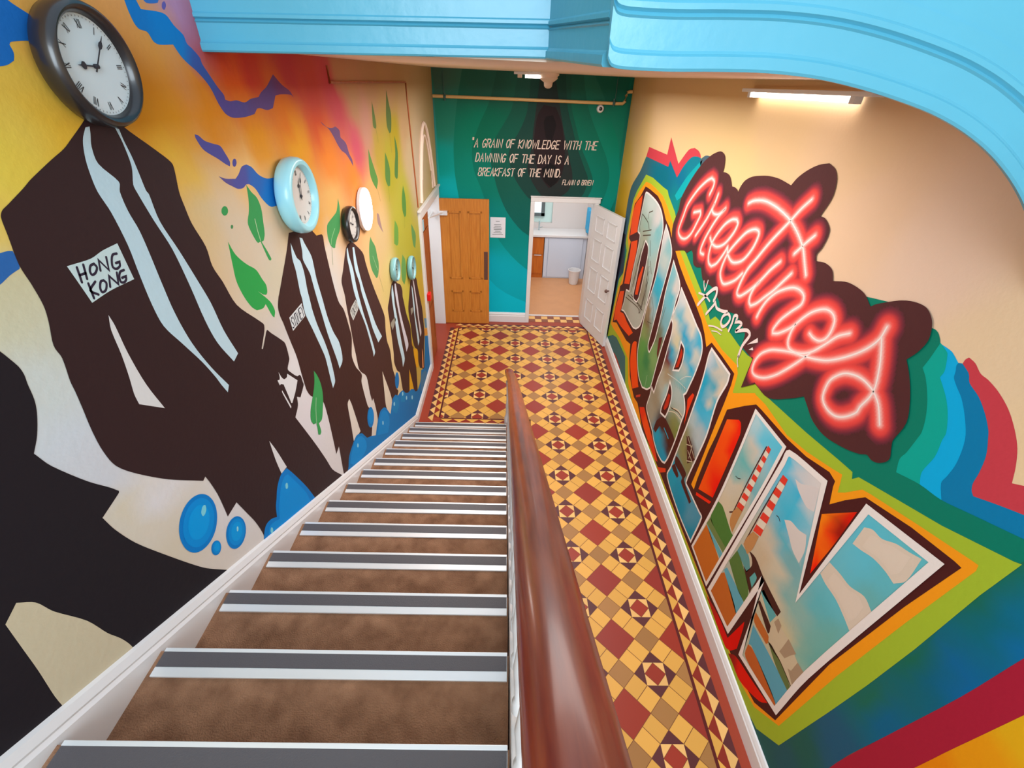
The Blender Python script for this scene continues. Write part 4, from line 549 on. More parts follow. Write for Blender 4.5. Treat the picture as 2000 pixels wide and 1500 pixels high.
class MB:
    """collects faces; build() links them as one mesh object"""
    def __init__(s): s.v = []; s.f = []; s.c = []; s.m = []
    def face(s, pts, col=None, mi=0):
        n = len(s.v); s.v += [tuple(p) for p in pts]; s.f.append(tuple(range(n, n + len(pts)))); s.c.append(col); s.m.append(mi)
    def tri(s, verts, tris, cols, mi=0):
        n = len(s.v); s.v += verts
        for t in tris: s.f.append(tuple(n + i for i in t)); s.c.append([cols[i] for i in t]); s.m.append(mi)
    def box(s, a, b, col=None, mi=0):
        (x0, y0, z0), (x1, y1, z1) = a, b
        x0, x1 = min(x0, x1), max(x0, x1); y0, y1 = min(y0, y1), max(y0, y1); z0, z1 = min(z0, z1), max(z0, z1)
        p = [(x0,y0,z0),(x1,y0,z0),(x1,y1,z0),(x0,y1,z0),(x0,y0,z1),(x1,y0,z1),(x1,y1,z1),(x0,y1,z1)]
        n = len(s.v); s.v += p
        for f in ((0,3,2,1),(4,5,6,7),(0,1,5,4),(1,2,6,5),(2,3,7,6),(3,0,4,7)): s.f.append(tuple(n+i for i in f)); s.c.append(col); s.m.append(mi)
    def tube(s, pts, r, n=10, mi=0, caps=True):
        pts = [Vector(p) for p in pts]; rings = []
        rr = r if isinstance(r, (list, tuple)) else [r] * len(pts)
        for i, p in enumerate(pts):
            d = (pts[min(i+1, len(pts)-1)] - pts[max(i-1, 0)]).normalized()
            a = d.cross(Vector((0, 0, 1)) if abs(d.z) < 0.95 else Vector((1, 0, 0))).normalized(); b = d.cross(a)
            k = len(s.v); rings.append(k)
            for j in range(n):
                t = 2 * math.pi * j / n; s.v.append(tuple(p + (a * math.cos(t) + b * math.sin(t)) * rr[i]))
        for k0, k1 in zip(rings, rings[1:]):
            for j in range(n): s.f.append((k0+j, k0+(j+1) % n, k1+(j+1) % n, k1+j)); s.c.append(None); s.m.append(mi)
        if caps:
            s.f.append(tuple(rings[0]+j for j in reversed(range(n)))); s.c.append(None); s.m.append(mi)
            s.f.append(tuple(rings[-1]+j for j in range(n))); s.c.append(None); s.m.append(mi)
    def lathe(s, prof, org, axis, n=40, mi=0):
        """prof: (radius, height along axis)"""
        ax = Vector(axis).normalized(); a = ax.orthogonal().normalized(); b = ax.cross(a); org = Vector(org); rings = []
        for r, h in prof:
            k = len(s.v); rings.append(k)
            for j in range(n):
                t = 2 * math.pi * j / n; s.v.append(tuple(org + ax * h + (a * math.cos(t) + b * math.sin(t)) * max(r, 1e-5)))
        for k0, k1 in zip(rings, rings[1:]):
            for j in range(n): s.f.append((k0+j, k0+(j+1) % n, k1+(j+1) % n, k1+j)); s.c.append(None); s.m.append(mi)
    def sweep(s, prof, frames, mi=0, close=False, caps=False):
        """prof: list of (a,b); frames: list of (origin, A, B)"""
        rings = []
        for o, A, B in frames:
            rings.append(len(s.v)); s.v += [tuple(Vector(o) + Vector(A) * a + Vector(B) * b) for a, b in prof]
        n = len(prof)
        for k0, k1 in zip(rings, rings[1:]):
            for j in range(n if close else n - 1): s.f.append((k0+j, k0+(j+1) % n, k1+(j+1) % n, k1+j)); s.c.append(None); s.m.append(mi)
        if caps:
            s.f.append(tuple(rings[0]+j for j in reversed(range(n)))); s.c.append(None); s.m.append(mi)
            s.f.append(tuple(rings[-1]+j for j in range(n))); s.c.append(None); s.m.append(mi)
    def build(s, name, mats, parent=None, loc=None, smooth=False, bevel=0.0, recalc=True):
        me = bpy.data.meshes.new(name)
        org = Vector(loc) if loc else Vector((0, 0, 0))
        me.from_pydata([tuple(Vector(v) - org) for v in s.v], [], s.f)
        for m in (mats if isinstance(mats, (list, tuple)) else [mats]): me.materials.append(m)
        for p, mi in zip(me.polygons, s.m): p.material_index = mi; p.use_smooth = smooth
        if any(c is not None for c in s.c):
            at = me.color_attributes.new('Col', 'FLOAT_COLOR', 'CORNER')
            for p, c in zip(me.polygons, s.c):
                for k, li in enumerate(p.loop_indices):
                    at.data[li].color = (c[k] if isinstance(c, list) else c) if c is not None else (0.6, 0.6, 0.6, 1)
        elif recalc:
            bm = bmesh.new(); bm.from_mesh(me); bmesh.ops.remove_doubles(bm, verts=bm.verts, dist=1e-6)
            bmesh.ops.recalc_face_normals(bm, faces=bm.faces); bm.to_mesh(me); bm.free()
        o = bpy.data.objects.new(name, me); C.objects.link(o)
        o.location = org
        if parent:
            o.parent = parent
            off = Vector(parent.location)
            p = parent.parent
            while p: off += Vector(p.location); p = p.parent
            o.location = org - off
        if bevel:
            b = o.modifiers.new('bevel', 'BEVEL'); b.width = bevel; b.segments = 2; b.limit_method = 'ANGLE'
        if smooth:
            try: me.set_sharp_from_angle(angle=math.radians(38))
            except Exception: pass
        return o
def struct(o): o['kind'] = 'structure'; return o
def tag(o, label, cat, group=None):
    o['label'] = label; o['category'] = cat
    if group: o['group'] = group
    return o
def thing(name, label, cat, loc, group=None):
    o = bpy.data.objects.new(name, None); C.objects.link(o); o.location = loc; o.empty_display_size = 0.05
    return tag(o, label, cat, group)

# ------------------------------------------------------------------ painted walls
def nums(st): a = [q / 1000 for q in st]; return list(zip(a[::2], a[1::2]))
def smooth(pts, fl, closed, sub=4):
    n = len(pts); out = []
    for i in range(n if closed else n - 1):
        p1, p2 = pts[i], pts[(i + 1) % n]
        c1, c2 = i in fl, (i + 1) % n in fl
        if c1 and c2: out.append(p1); continue
        p0 = pts[i - 1] if (closed or i > 0) else p1; p3 = pts[(i + 2) % n] if (closed or i + 2 < n) else p2
        m1 = (0, 0) if c1 else ((p2[0]-p0[0]) / 2, (p2[1]-p0[1]) / 2); m2 = (0, 0) if c2 else ((p3[0]-p1[0]) / 2, (p3[1]-p1[1]) / 2)
        L = math.dist(p1, p2)
        def cl(m, L=L):
            k = math.hypot(*m); return m if k <= L or k == 0 else (m[0] * L / k, m[1] * L / k)
        m1, m2 = cl(m1), cl(m2)
        if c1: m1 = (p2[0]-p1[0], p2[1]-p1[1])
        if c2: m2 = (p2[0]-p1[0], p2[1]-p1[1])
        for k in range(sub):
            t = k / sub; h1 = 2*t**3-3*t*t+1; h2 = t**3-2*t*t+t; h3 = -2*t**3+3*t*t; h4 = t**3-t*t
            out.append((h1*p1[0]+h2*m1[0]+h3*p2[0]+h4*m2[0], h1*p1[1]+h2*m1[1]+h3*p2[1]+h4*m2[1]))
    if not closed: out.append(pts[-1])
    return out
def idw(smp, u, v, pw=2.0):
    s = 0; r = [0, 0, 0]
    for a, b, c in smp:
        w = 1.0 / ((u-a)**2 + (v-b)**2 + 4e-4) ** pw; s += w
        for k in range(3): r[k] += c[k] * w
    return (r[0]/s, r[1]/s, r[2]/s, 1.0)
def inside(p, poly):
    x, y = p; r = False; j = len(poly) - 1
    for i in range(len(poly)):
        xi, yi = poly[i]; xj, yj = poly[j]
        if (yi > y) != (yj > y) and x < (xj-xi) * (y-yi) / (yj-yi) + xi: r = not r
        j = i
    return r
HOLE = None
def soft_fill(mb, P3, l, smp, outline, step):
    us = [p[0] for p in outline]; vs_ = [p[1] for p in outline]
    verts = [Vector(p) for p in outline]; n = len(verts)
    u = min(us) + step / 2
    while u < max(us):
        v = min(vs_) + step / 2
        while v < max(vs_):
            if inside((u, v), outline): verts.append(Vector((u, v)))
            v += step
        u += step
    ed = []
    if HOLE:
        a0, a1, b0, b1 = HOLE; k = len(verts); verts += [Vector(p) for p in ((a0, b0), (a1, b0), (a1, b1), (a0, b1))]
        ed = [(k, k+1), (k+1, k+2), (k+2, k+3), (k+3, k)]
    r = delaunay_2d_cdt(verts, ed, [list(range(n))], 1, 1e-5)
    tris = r[2]
    if HOLE:
        def out(t):
            x = sum(r[0][i].x for i in t) / 3; y = sum(r[0][i].y for i in t) / 3
            return not (a0 < x < a1 and b0 < y < b1)
        tris = [t for t in tris if out(t)]
    cols = [idw(smp, p.x, p.y) for p in r[0]]
    mb.tri([P3(p.x, p.y, l) for p in r[0]], tris, cols)
def strip(mb, P3, l, pts, w, col, closed):
    n = len(pts); L = []; R = []
    for i, p in enumerate(pts):
        a = pts[i-1] if (closed or i) else p; b = pts[(i+1) % n] if (closed or i < n-1) else p
        d1 = Vector((p[0]-a[0], p[1]-a[1])); d2 = Vector((b[0]-p[0], b[1]-p[1]))
        if d1.length < 1e-9: d1 = d2
        if d2.length < 1e-9: d2 = d1
        if d1.length < 1e-9: continue
        d1.normalize(); d2.normalize(); t = d1 + d2
        if t.length < 0.3: t = d2.copy()
        t.normalize(); nn = Vector((-t.y, t.x)); k = min(1.8, 1 / max(0.4, abs(nn.dot(Vector((-d2.y, d2.x))))))
        L.append((p[0]+nn.x*w/2*k, p[1]+nn.y*w/2*k)); R.append((p[0]-nn.x*w/2*k, p[1]-nn.y*w/2*k))
    m = len(L)
    for i in range(m if closed else m - 1):
        j = (i + 1) % m
        mb.face([P3(*L[i], l), P3(*R[i], l), P3(*R[j], l), P3(*L[j], l)], col)
    if not closed and m > 1:      # rounded brush ends
        for e, (q0, q1) in ((0, (L[0], R[0])), (1, (R[-1], L[-1]))):
            c = ((q0[0]+q1[0])/2, (q0[1]+q1[1])/2); a0 = math.atan2(q0[1]-c[1], q0[0]-c[0])
            mb.face([P3(c[0]+w/2*math.cos(a0+math.pi*k/6), c[1]+w/2*math.sin(a0+math.pi*k/6), l) for k in range(7)], col)
def painted(mb, P3, polys, strokes, softs, outline, step):
    for l, s, a, f in softs:
        smp = [(q[0]/1000, q[1]/1000, paintcol(q[2])) for q in s]
        if a: ol = smooth(nums(a), f, True); st = max(0.02, min(0.08, (max(p[1] for p in ol) - min(p[1] for p in ol)) / 10))
        else: ol = outline; st = step
        soft_fill(mb, P3, l, smp, ol, st)
    for l, c, a, f in polys: mb.face([P3(u, v, l) for u, v in smooth(nums(a), f, True)], paintcol(c))
    for l, c, w, a, f in strokes:
        p = nums(a); closed = p[0] == p[-1] and len(p) > 2
        p = smooth(p[:-1], f, True) if closed else smooth(p, f, False)
        strip(mb, P3, l, p, w / 10000, paintcol(c), closed)
def fix_normals(mb, d):
    for i, f in enumerate(mb.f):
        n = Vector((0, 0, 0)); vs_ = [Vector(mb.v[k]) for k in f]
        for a, b in zip(vs_, vs_[1:] + vs_[:1]): n += a.cross(b)
        if n.dot(d) < 0:
            mb.f[i] = tuple(reversed(f))
            if isinstance(mb.c[i], list): mb.c[i] = list(reversed(mb.c[i]))
CREAM = paintcol((216, 200, 168)); WH = paintcol((220, 220, 220))
ZT = 5.2; YN = -2.6
# doorway in the left wall: y 5.62..7.06, z < 2.10 ; in the back wall: x 0.39..1.30, z < 2.02
mb = MB(); PL = lambda u, v, l: (XL + l * DL, u, v)
painted(mb, PL, POLY_L, STROKE_L, SOFT_L, [(YN, 0), (5.62, 0), (5.62, 2.10), (7.06, 2.10), (7.06, 0), (YB, 0), (YB, ZT), (YN, ZT)], 0.09)
fix_normals(mb, Vector((1, 0, 0)))
for a, b in (((XL-.22, YN, 0), (XL-.002, 5.60, ZT)), ((XL-.22, 5.60, 2.12), (XL-.002, 7.08, ZT)), ((XL-.22, 7.08, 0), (XL-.002, YB+.2, ZT))): mb.box(a, b, CREAM)
struct(mb.build('wall_left', M['paint']))
HOLE = (.39, 1.30, -.5, 2.02)
mb = MB(); PB = lambda u, v, l: (u, YB - l * DL, v)
painted(mb, PB, POLY_B, STROKE_B, SOFT_B, [(XL, 0), (0.39, 0), (0.39, 2.02), (1.30, 2.02), (1.30, 0), (XR, 0), (XR, 3.9), (XL, 3.9)], 0.07)
fix_normals(mb, Vector((0, -1, 0)))
for a, b in (((XL, YB+.002, 0), (.37, YB+.24, 3.9)), ((.37, YB+.002, 2.04), (1.32, YB+.24, 3.9)), ((1.32, YB+.002, 0), (XR, YB+.24, 3.9))): mb.box(a, b, WH)
struct(mb.build('wall_back', M['paint']))
HOLE = None
mb = MB(); PR = lambda u, v, l: (XR - l * DL, u, v)
painted(mb, PR, POLY_R, STROKE_R, SOFT_R, [(YN, 0), (YB, 0), (YB, ZT), (YN, ZT)], 0.1)
# neon lettering: dark cloud, sprayed glow by distance from the brush line, pale core line
blob = smooth(nums(BLOB[0]), BLOB[1], True)
mb.face([PR(u, v, 17) for u, v in blob], paintcol((80, 41, 42)))
neon = [smooth(nums(a), f, False, 5) for a, f in NEON]
segs = [(p, q) for s in neon for p, q in zip(s, s[1:])]
CELL = 0.12; buckets = {}
for p, q in segs:
    for i in range(int(math.floor((min(p[0], q[0])-.12)/CELL)), int(math.floor((max(p[0], q[0])+.12)/CELL))+1):
        for j in range(int(math.floor((min(p[1], q[1])-.12)/CELL)), int(math.floor((max(p[1], q[1])+.12)/CELL))+1): buckets.setdefault((i, j), []).append((p, q))
def dist(u, v):
    best = 9.0
    for p, q in buckets.get((int(math.floor(u/CELL)), int(math.floor(v/CELL))), ()):
        dx, dy = q[0]-p[0], q[1]-p[1]; L2 = dx*dx+dy*dy
        t = 0 if L2 == 0 else max(0, min(1, ((u-p[0])*dx+(v-p[1])*dy)/L2))
        d = math.hypot(u-p[0]-t*dx, v-p[1]-t*dy)
        if d < best: best = d
    return best
RAMP = [(0.0, (246, 214, 212)), (0.008, (242, 180, 172)), (0.017, (236, 112, 104)), (0.029, (234, 76, 70)), (0.044, (216, 66, 63)), (0.060, (150, 48, 60)), (0.078, (100, 42, 54)), (0.095, (80, 41, 42))]
RAMP = [(d, paintcol(h)) for d, h in RAMP]
def ramp(d):
    for (d0, c0), (d1, c1) in zip(RAMP, RAMP[1:]):
        if d <= d1:
            t = (d-d0)/(d1-d0); return tuple(c0[k]+(c1[k]-c0[k])*t for k in range(4))
    return RAMP[-1][1]
ST = 0.011
u0 = min(p[0] for p in blob); v0 = min(p[1] for p in blob)
nu = int((max(p[0] for p in blob)-u0)/ST)+1; nv = int((max(p[1] for p in blob)-v0)/ST)+1
gd = {}
for i in range(nu+1):
    for j in range(nv+1):
        d = dist(u0+i*ST, v0+j*ST)
        if d < 0.094 and inside((u0+i*ST, v0+j*ST), blob): gd[(i, j)] = d
for (i, j) in gd:
    k = [(i, j), (i+1, j), (i+1, j+1), (i, j+1)]
    if all(q in gd for q in k):
        mb.face([PR(u0+a*ST, v0+b*ST, 18) for a, b in k], [ramp(gd[q]) for q in k])
for s in neon: strip(mb, PR, 19, s, 0.0065, paintcol((248, 230, 226)), False)
fix_normals(mb, Vector((-1, 0, 0)))
mb.box((XR+.002, YN, 0), (XR+.22, YB+.2, ZT), CREAM)
struct(mb.build('wall_right', M['paint']))

# ------------------------------------------------------------------ floor of geometric tiles
def clip_poly(poly, x0, x1, y0, y1):
    for ax, lim, sg in ((0, x0, 1), (0, x1, -1), (1, y0, 1), (1, y1, -1)):
        out = []
        for a, b in zip(poly, poly[1:] + poly[:1]):
            ia, ib = (a[ax]-lim)*sg >= 0, (b[ax]-lim)*sg >= 0
            if ia: out.append(a)
            if ia != ib:
                t = (lim-a[ax])/(b[ax]-a[ax]); out.append((a[0]+(b[0]-a[0])*t, a[1]+(b[1]-a[1])*t))
        poly = out
        if len(poly) < 3: return None
    return poly
RED, YEL, BUF, PUR, BND, LINE = [paintcol(h) for h in ((156, 52, 36), (226, 170, 80), (168, 120, 68), (92, 44, 48), (160, 64, 42), (90, 28, 28))]
RED2, YEL2 = paintcol((148, 50, 40)), paintcol((238, 188, 114))
mb = MB(); X0, Y0, S = -0.3377, 6.4247, 0.4888
Xa, Xb, Xc, Ya, Yb_ = -0.795, 1.372, 0.333, 4.445, 6.925    # panel edges
PW = 0.158
def jit(c, k=0.08):
    r = 1 + random.uniform(-k, k); return tuple(min(1, q * r) for q in c[:3]) + (1,)
def put(poly, col, rect, z=0.0012):
    p = clip_poly(poly, *rect)
    if p: mb.face([(x, y, z) for x, y in p], jit(col))
rects = [(Xa, Xb, Ya, Yb_), (Xc, Xb, -2.6, Ya)]
mb.face([(XL, -2.6, 0), (XR, -2.6, 0), (XR, YB, 0), (XL, YB, 0)], BND)
hd = 0.615 * S / 2; hw = 0.385 * S / 2
g = 0.0022
for rect in rects:
    x0, x1, y0, y1 = rect
    mb.face([(x0, y0, .0006), (x1, y0, .0006), (x1, y1, .0006), (x0, y1, .0006)], paintcol((122, 74, 44)))
    for i in range(-3, 6):
        for j in range(-3, 21):
            cx, cy = X0 + i*S, Y0 - j*S
            dia = lambda px, py, h: [(px-h, py), (px, py-h), (px+h, py), (px, py+h)]
            q = hd / 2
            # star square
            for a, b, c in (((-hd, 0), (-q, -q), (-q, q)), ((hd, 0), (q, q), (q, -q)), ((0, -hd), (q, -q), (-q, -q)), ((0, hd), (-q, q), (q, q))):
                put([(cx+a[0], cy+a[1]), (cx+b[0], cy+b[1]), (cx+c[0], cy+c[1])], PUR, rect)
            for sx in (-1, 1):
                for sy in (-1, 1): put([(cx+sx*q, cy+sy*q), (cx+sx*g, cy+sy*q), (cx+sx*q, cy+sy*g)], YEL2, rect)
            put(dia(cx, cy, q - g), RED, rect)
            put(dia(cx+S/2, cy-S/2, hd - g), RED2 if (i + j) % 3 else RED, rect)
            put(dia(cx+S/2, cy, hw - g), BUF, rect); put(dia(cx, cy-S/2, hw - g), BUF, rect)
            # four strips, each of two oblong tiles, between the buff squares
            for (ax, ay), (bx, by) in (((S/2, 0), (0, -S/2)), ((S/2, 0), (0, S/2)), ((-S/2, 0), (0, -S/2)), ((-S/2, 0), (0, S/2))):
                d = Vector((bx-ax, by-ay)).normalized(); nrm = Vector((-d.y, d.x)); w2 = hw / math.sqrt(2) - g; a_ = hd * math.sqrt(2)
                st = Vector((cx+ax, cy+ay)) + d * (hw / math.sqrt(2) + g)
                for k in range(2):
                    s0 = st + d * (a_/2*k); s1 = st + d * (a_/2*(k+1) - 2*g)
                    put([tuple(s0+nrm*w2), tuple(s0-nrm*w2), tuple(s1-nrm*w2), tuple(s1+nrm*w2)], YEL, rect)
# border of triangles
def border(p, q, inward, z=0.0012):
    p, q = Vector(p), Vector(q); L = (q-p).length; d = (q-p)/L; n = Vector(inward); c = 0.066; n_ = max(1, round(L/PW)); st = L/n_
    mb.face([(*(p+d*0), z), (*q, z), (*(q+n*.022), z), (*(p+n*.022), z)], LINE)
    o = p + n*.022
    mb.face([(*(p+n*.022), z-.0004), (*(q+n*.022), z-.0004), (*(q+n*(.022+c)), z-.0004), (*(p+n*(.022+c)), z-.0004)], paintcol((140, 44, 32)))
    mb.face([(*(p+n*(.022+c)), z-.0004), (*(q+n*(.022+c)), z-.0004), (*(q+n*(.022+2*c)), z-.0004), (*(p+n*(.022+2*c)), z-.0004)], PUR)
    for k in range(n_):
        a, b = o + d*st*k, o + d*st*(k+1); m_ = (a+b)/2
        mb.face([(*(a+d*g), z), (*(b-d*g), z), (*(m_+n*c), z)], jit(YEL))
        a, b, m_ = a+n*c, b+n*c, m_+n*c
        a, b, m_ = a - d*st/2, b - d*st/2, m_ - d*st/2
        mb.face([(*(a+d*g), z), (*(b-d*g), z), (*(m_+n*c), z)], jit(YEL2))
border((Xb, -2.6), (Xb, Yb_), (1, 0)); border((Xa, Ya), (Xa, Yb_), (-1, 0)); border((Xa, Yb_), (Xb, Yb_), (0, 1))
border((Xa, Ya), (Xc, Ya), (0, -1)); border((Xc, -2.6), (Xc, Ya), (-1, 0))
# chequer threshold in the far doorway
for r in range(2):
    for k in range(8):
        x = 0.40 + k*0.112
        mb.face([(x, YB+.01+r*.115, .002), (min(x+.11, 1.30), YB+.01+r*.115, .002), (min(x+.11, 1.30), YB+.122+r*.115, .002), (x, YB+.122+r*.115, .002)], YEL2 if (k+r) % 2 else paintcol((140, 80, 56)))
fix_normals(mb, Vector((0, 0, 1)))
mb.box((XL-.2, YN, -.2), (XR+.2, YB+.3, -.001), BND)
mb.box((.39, YB, -.001), (1.30, YB+.26, .0005), BND)
struct(mb.build('floor', M['tile']))

# ------------------------------------------------------------------ ceiling of the lower hall, fascias of the stair well
mb = MB()
def cz(x, y):      # underside of the ceiling
    a = (x-XL)/(XR-XL); b = (y-1.9)/(YB-1.9)
    return (3.575*(1-a)+3.545*a)*(1-b) + (3.635*(1-a)+3.60*a)*b
N = 10
gx = [XL+(XR-XL)*i/N for i in range(N+1)]; gy = [1.96+(YB+.1-1.96)*j/N for j in range(N+1)]
for i in range(N):
    for j in range(N):
        mb.face([(gx[i], gy[j], cz(gx[i], gy[j])), (gx[i], gy[j+1], cz(gx[i], gy[j+1])), (gx[i+1], gy[j+1], cz(gx[i+1], gy[j+1])), (gx[i+1], gy[j], cz(gx[i+1], gy[j]))])
mb.face([(.12, 1.96, cz(.12, 1.96)), (XR, 1.96, cz(XR, 1.96)), (XR, 1.36, 3.55), (.25, 1.36, 3.55)])
for (xa, ya), (xb, yb) in (((XL, 1.955), (.12, 1.955)), ((.12, 1.955), (.25, 1.36)), ((.25, 1.36), (XR, 1.36))):
    za = cz(xa, ya) if ya > 1.5 else 3.55; zb = cz(xb, yb) if yb > 1.5 else 3.55
    mb.face([(xa, ya, za), (xb, yb, zb), (xb, yb, 3.9), (xa, ya, 3.9)])
mb.box((XL, 1.99, 3.68), (XR, YB+.1, 3.8))
struct(mb.build('ceiling', M['cream'], recalc=False))
# moulded fascia: left run, return, then the basket arch that drops to the right wall
PROF = [(0.0, .05), (0.0, -.006), (.005, -.010), (.024, -.010), (.028, -.004), (.033, 0), (.080, 0), (.084, -.005), (.090, .003), (.095, -.006), (.104, -.006), (.109, 0), (.40, 0), (.72, 0), (.72, .05)]
mb = MB()
path = [(XL, 1.94), (0.11, 1.94)]
mb.sweep([(a, b) for a, b in PROF], [((XL, 1.94, 3.557), (0, 0, 1), (0, 1, 0)), ((.128, 1.94, 3.572), (0, 0, 1), (0, 1, 0))], caps=True)
struct(mb.build('trim_1', M['blue'], smooth=False))
mb = MB()
mb.sweep([(a, b) for a, b in PROF], [((.113, 1.99, 3.572), (0, 0, 1), (.98, .17, 0)), ((.225, 1.34, 3.537), (0, 0, 1), (.98, .17, 0))], caps=True)
struct(mb.build('trim_2', M['blue'], smooth=False))
ARCH = [(.221, 3.552), (.232, 3.538), (.26, 3.533), (.363, 3.5315), (.484, 3.5345), (.606, 3.535), (.732, 3.5265), (.866, 3.505), (1.01, 3.472), (1.10, 3.443), (1.176, 3.411), (1.24, 3.378), (1.297, 3.343), (1.35, 3.306), (1.40, 3.266), (1.45, 3.22), (1.50, 3.168), (1.55, 3.108), (1.60, 3.03), (1.63, 2.96)]
ARCH = smooth(ARCH, [0, len(ARCH)-1], False, 4)
fr = []
for i, (x, z) in enumerate(ARCH):
    a, b = ARCH[max(0, i-1)], ARCH[min(len(ARCH)-1, i+1)]
    t = Vector((b[0]-a[0], 0, b[1]-a[1])).normalized(); nn = Vector((-t.z, 0, t.x))
    if x < .27: nn = Vector((0, 0, 1))
    fr.append(((x, 1.30, z), nn, (0, 1, 0)))
AP = [(0, .004)] + [(a*1.2, b*.9) for a, b in PROF[1:-3]] + [(.165, 0), (.165, .06)]
mb = MB(); mb.sweep(AP, fr, caps=True)
top = [(Vector(o) + Vector(A)*.16) for o, A, B in fr]
for p, q in zip(top, top[1:]):
    if q.x > p.x: mb.face([(p.x, 1.305, p.z), (q.x, 1.305, q.z), (q.x, 1.305, 4.3), (p.x, 1.305, 4.3)])
struct(mb.build('trim_3', M['blue'], smooth=False))

# ------------------------------------------------------------------ skirting boards
SK = [(0, 0), (.024, 0), (.024, .085), (.018, .095), (.022, .105), (.012, .125), (0, .13)]
mb = MB()
mb.sweep(SK, [((XL, 4.33, 0), (1, 0, 0), (0, 0, 1)), ((XL, 5.50, 0), (1, 0, 0), (0, 0, 1))], caps=True)
def pitch(y): return .1542 + (4.145-y)*.538
SK2 = [(0, -.26), (.026, -.26), (.026, -.012), (.018, 0), (.022, .010), (.012, .034), (0, .04)]
mb.sweep(SK2, [((XL, 4.33, pitch(4.33)+.03), (1, 0, 0), (0, 0, 1)), ((XL, YN, pitch(YN)+.03), (1, 0, 0), (0, 0, 1))], caps=True)
struct(mb.build('baseboard_left', M['white']))
SKR = [(0, 0), (-.028, 0), (-.028, .12), (-.02, .13), (-.024, .14), (-.02, .15), (-.012, .165), (0, .17)]
mb = MB(); mb.sweep(SKR, [((XR, YN, 0), (1, 0, 0), (0, 0, 1)), ((XR, YB, 0), (1, 0, 0), (0, 0, 1))], caps=True)
struct(mb.build('baseboard_right', M['white']))
mb = MB(); mb.sweep([(a, b*1.35) for a, b in SK], [((XL, YB, 0), (0, -1, 0), (0, 0, 1)), ((.335, YB, 0), (0, -1, 0), (0, 0, 1))], caps=True)
mb.sweep([(a, b*1.35) for a, b in SK], [((1.36, YB, 0), (0, -1, 0), (0, 0, 1)), ((XR, YB, 0), (0, -1, 0), (0, 0, 1))], caps=True)
struct(mb.build('baseboard_back', M['white']))

# ------------------------------------------------------------------ left doorway: frame, brown leaf, pine door folded back on the far wall
mb = MB()
for y0, y1 in ((5.50, 5.62),): mb.box((XL-.22, y0, 0), (XL+.028, y1, 2.20))
mb.box((XL-.22, 7.06, 0), (XL+.028, 7.14, 2.20)); mb.box((XL-.22, 5.6202, 2.10), (XL+.028, 7.0598, 2.20)); mb.box((XL+.002, 5.47, 2.2002), (XL+.045, 7.17, 2.225))
struct(mb.build('trim_4', M['white'], bevel=.006))
mb = MB(); mb.box((XL-.04, 5.625, .01), (XL+.0, 6.19, 2.095))
for z0, z1 in ((.25, .85), (1.05, 1.9)):
    mb.box((XL+.0, 5.72, z0), (XL+.007, 5.74, z1)); mb.box((XL+.0, 6.08, z0), (XL+.007, 6.10, z1)); mb.box((XL+.0, 5.72, z0), (XL+.007, 6.10, z0+.02)); mb.box((XL+.0, 5.72, z1-.02), (XL+.007, 6.10, z1))
d1 = struct(mb.build('door_1', M['browndoor'], bevel=.003))
mb = MB(); mb.box((XL-.9, 5.4, 0), (XL-.86, 7.4, 2.4)); mb.box((XL-.9, 5.36, 0), (XL-.22, 5.4, 2.4)); mb.box((XL-.9, 7.36, 0), (XL-.22, 7.4, 2.4)); mb.box((XL-.9, 5.36, 2.4), (XL-.2, 7.4, 2.44)); mb.box((XL-.9, 5.36, -.06), (XL-.2, 7.4, -.001))
struct(mb.build('wall_lobby', M['white']))
def panel_door(name, w, h, t, mtl, panels, loc, rz, mould=.02, rec=.007):
    """leaf in local x 0..w, y 0..t (front = y 0), hinge at x 0"""
    mb = MB(); mb.box((0, rec-.0005, 0), (w, t-rec+.0005, h))
    xs = sorted({0, w} | {p[0] for p in panels} | {p[1] for p in panels})
    # stiles and rails as a raised grid on both faces
    cuts = sorted({0, h} | {p[2] for p in panels} | {p[3] for p in panels})
    for x0, x1 in zip(xs, xs[1:]):
        for z0, z1 in zip(cuts, cuts[1:]):
            cx, cz_ = (x0+x1)/2, (z0+z1)/2
            if any(p[0] < cx < p[1] and p[2] < cz_ < p[3] for p in panels): continue
            mb.box((x0, 0, z0), (x1, rec, z1)); mb.box((x0, t-rec, z0), (x1, t, z1))
    for p in panels:
        for f, sg in ((0.0, -1), (t, 1)):
            for a, b in (((p[0], p[2]), (p[0]+mould, p[3])), ((p[1]-mould, p[2]), (p[1], p[3])), ((p[0], p[2]), (p[1], p[2]+mould)), ((p[0], p[3]-mould), (p[1], p[3]))):
                mb.box((a[0], f+.006*sg, a[1]), (b[0], f-.006*sg, b[1]))
    o = mb.build(name, mtl); o.location = loc; o.rotation_euler = (0, 0, rz)
    return struct(o)
d2 = panel_door('door_2', .785, 2.03, .042, M['pine'], [(.165, .365, .22, .59), (.465, .665, .22, .59), (.15, .36, .80, 1.855), (.46, .68, .80, 1.855)], (-1.085, 7.085, .012), math.radians(.5), .026, .013)
def child(mb, name, mtl, parent, **k):
    o = mb.build(name, mtl, **k); o.parent = parent; return o
mb = MB(); mb.box((.705, -.006, .79), (.765, 0, 1.25)); child(mb, 'push_plate', M['dark'], d2, bevel=.003)
for z in (.25, 1.05, 1.8):
    mb = MB(); mb.tube([(-.004, -.008, z-.05), (-.004, -.008, z+.05)], .009); child(mb, 'hinge', M['alu'], d2)
mb = MB(); mb.box((.03, -.05, 1.80), (.16, -.002, 1.86)); mb.box((-.08, -.42, 1.832), (-.05, -.03, 1.846)); mb.tube([(.10, -.03, 1.84), (-.07, -.40, 1.84)], .01, 6)
child(mb, 'door_closer', M['alu'], d2)

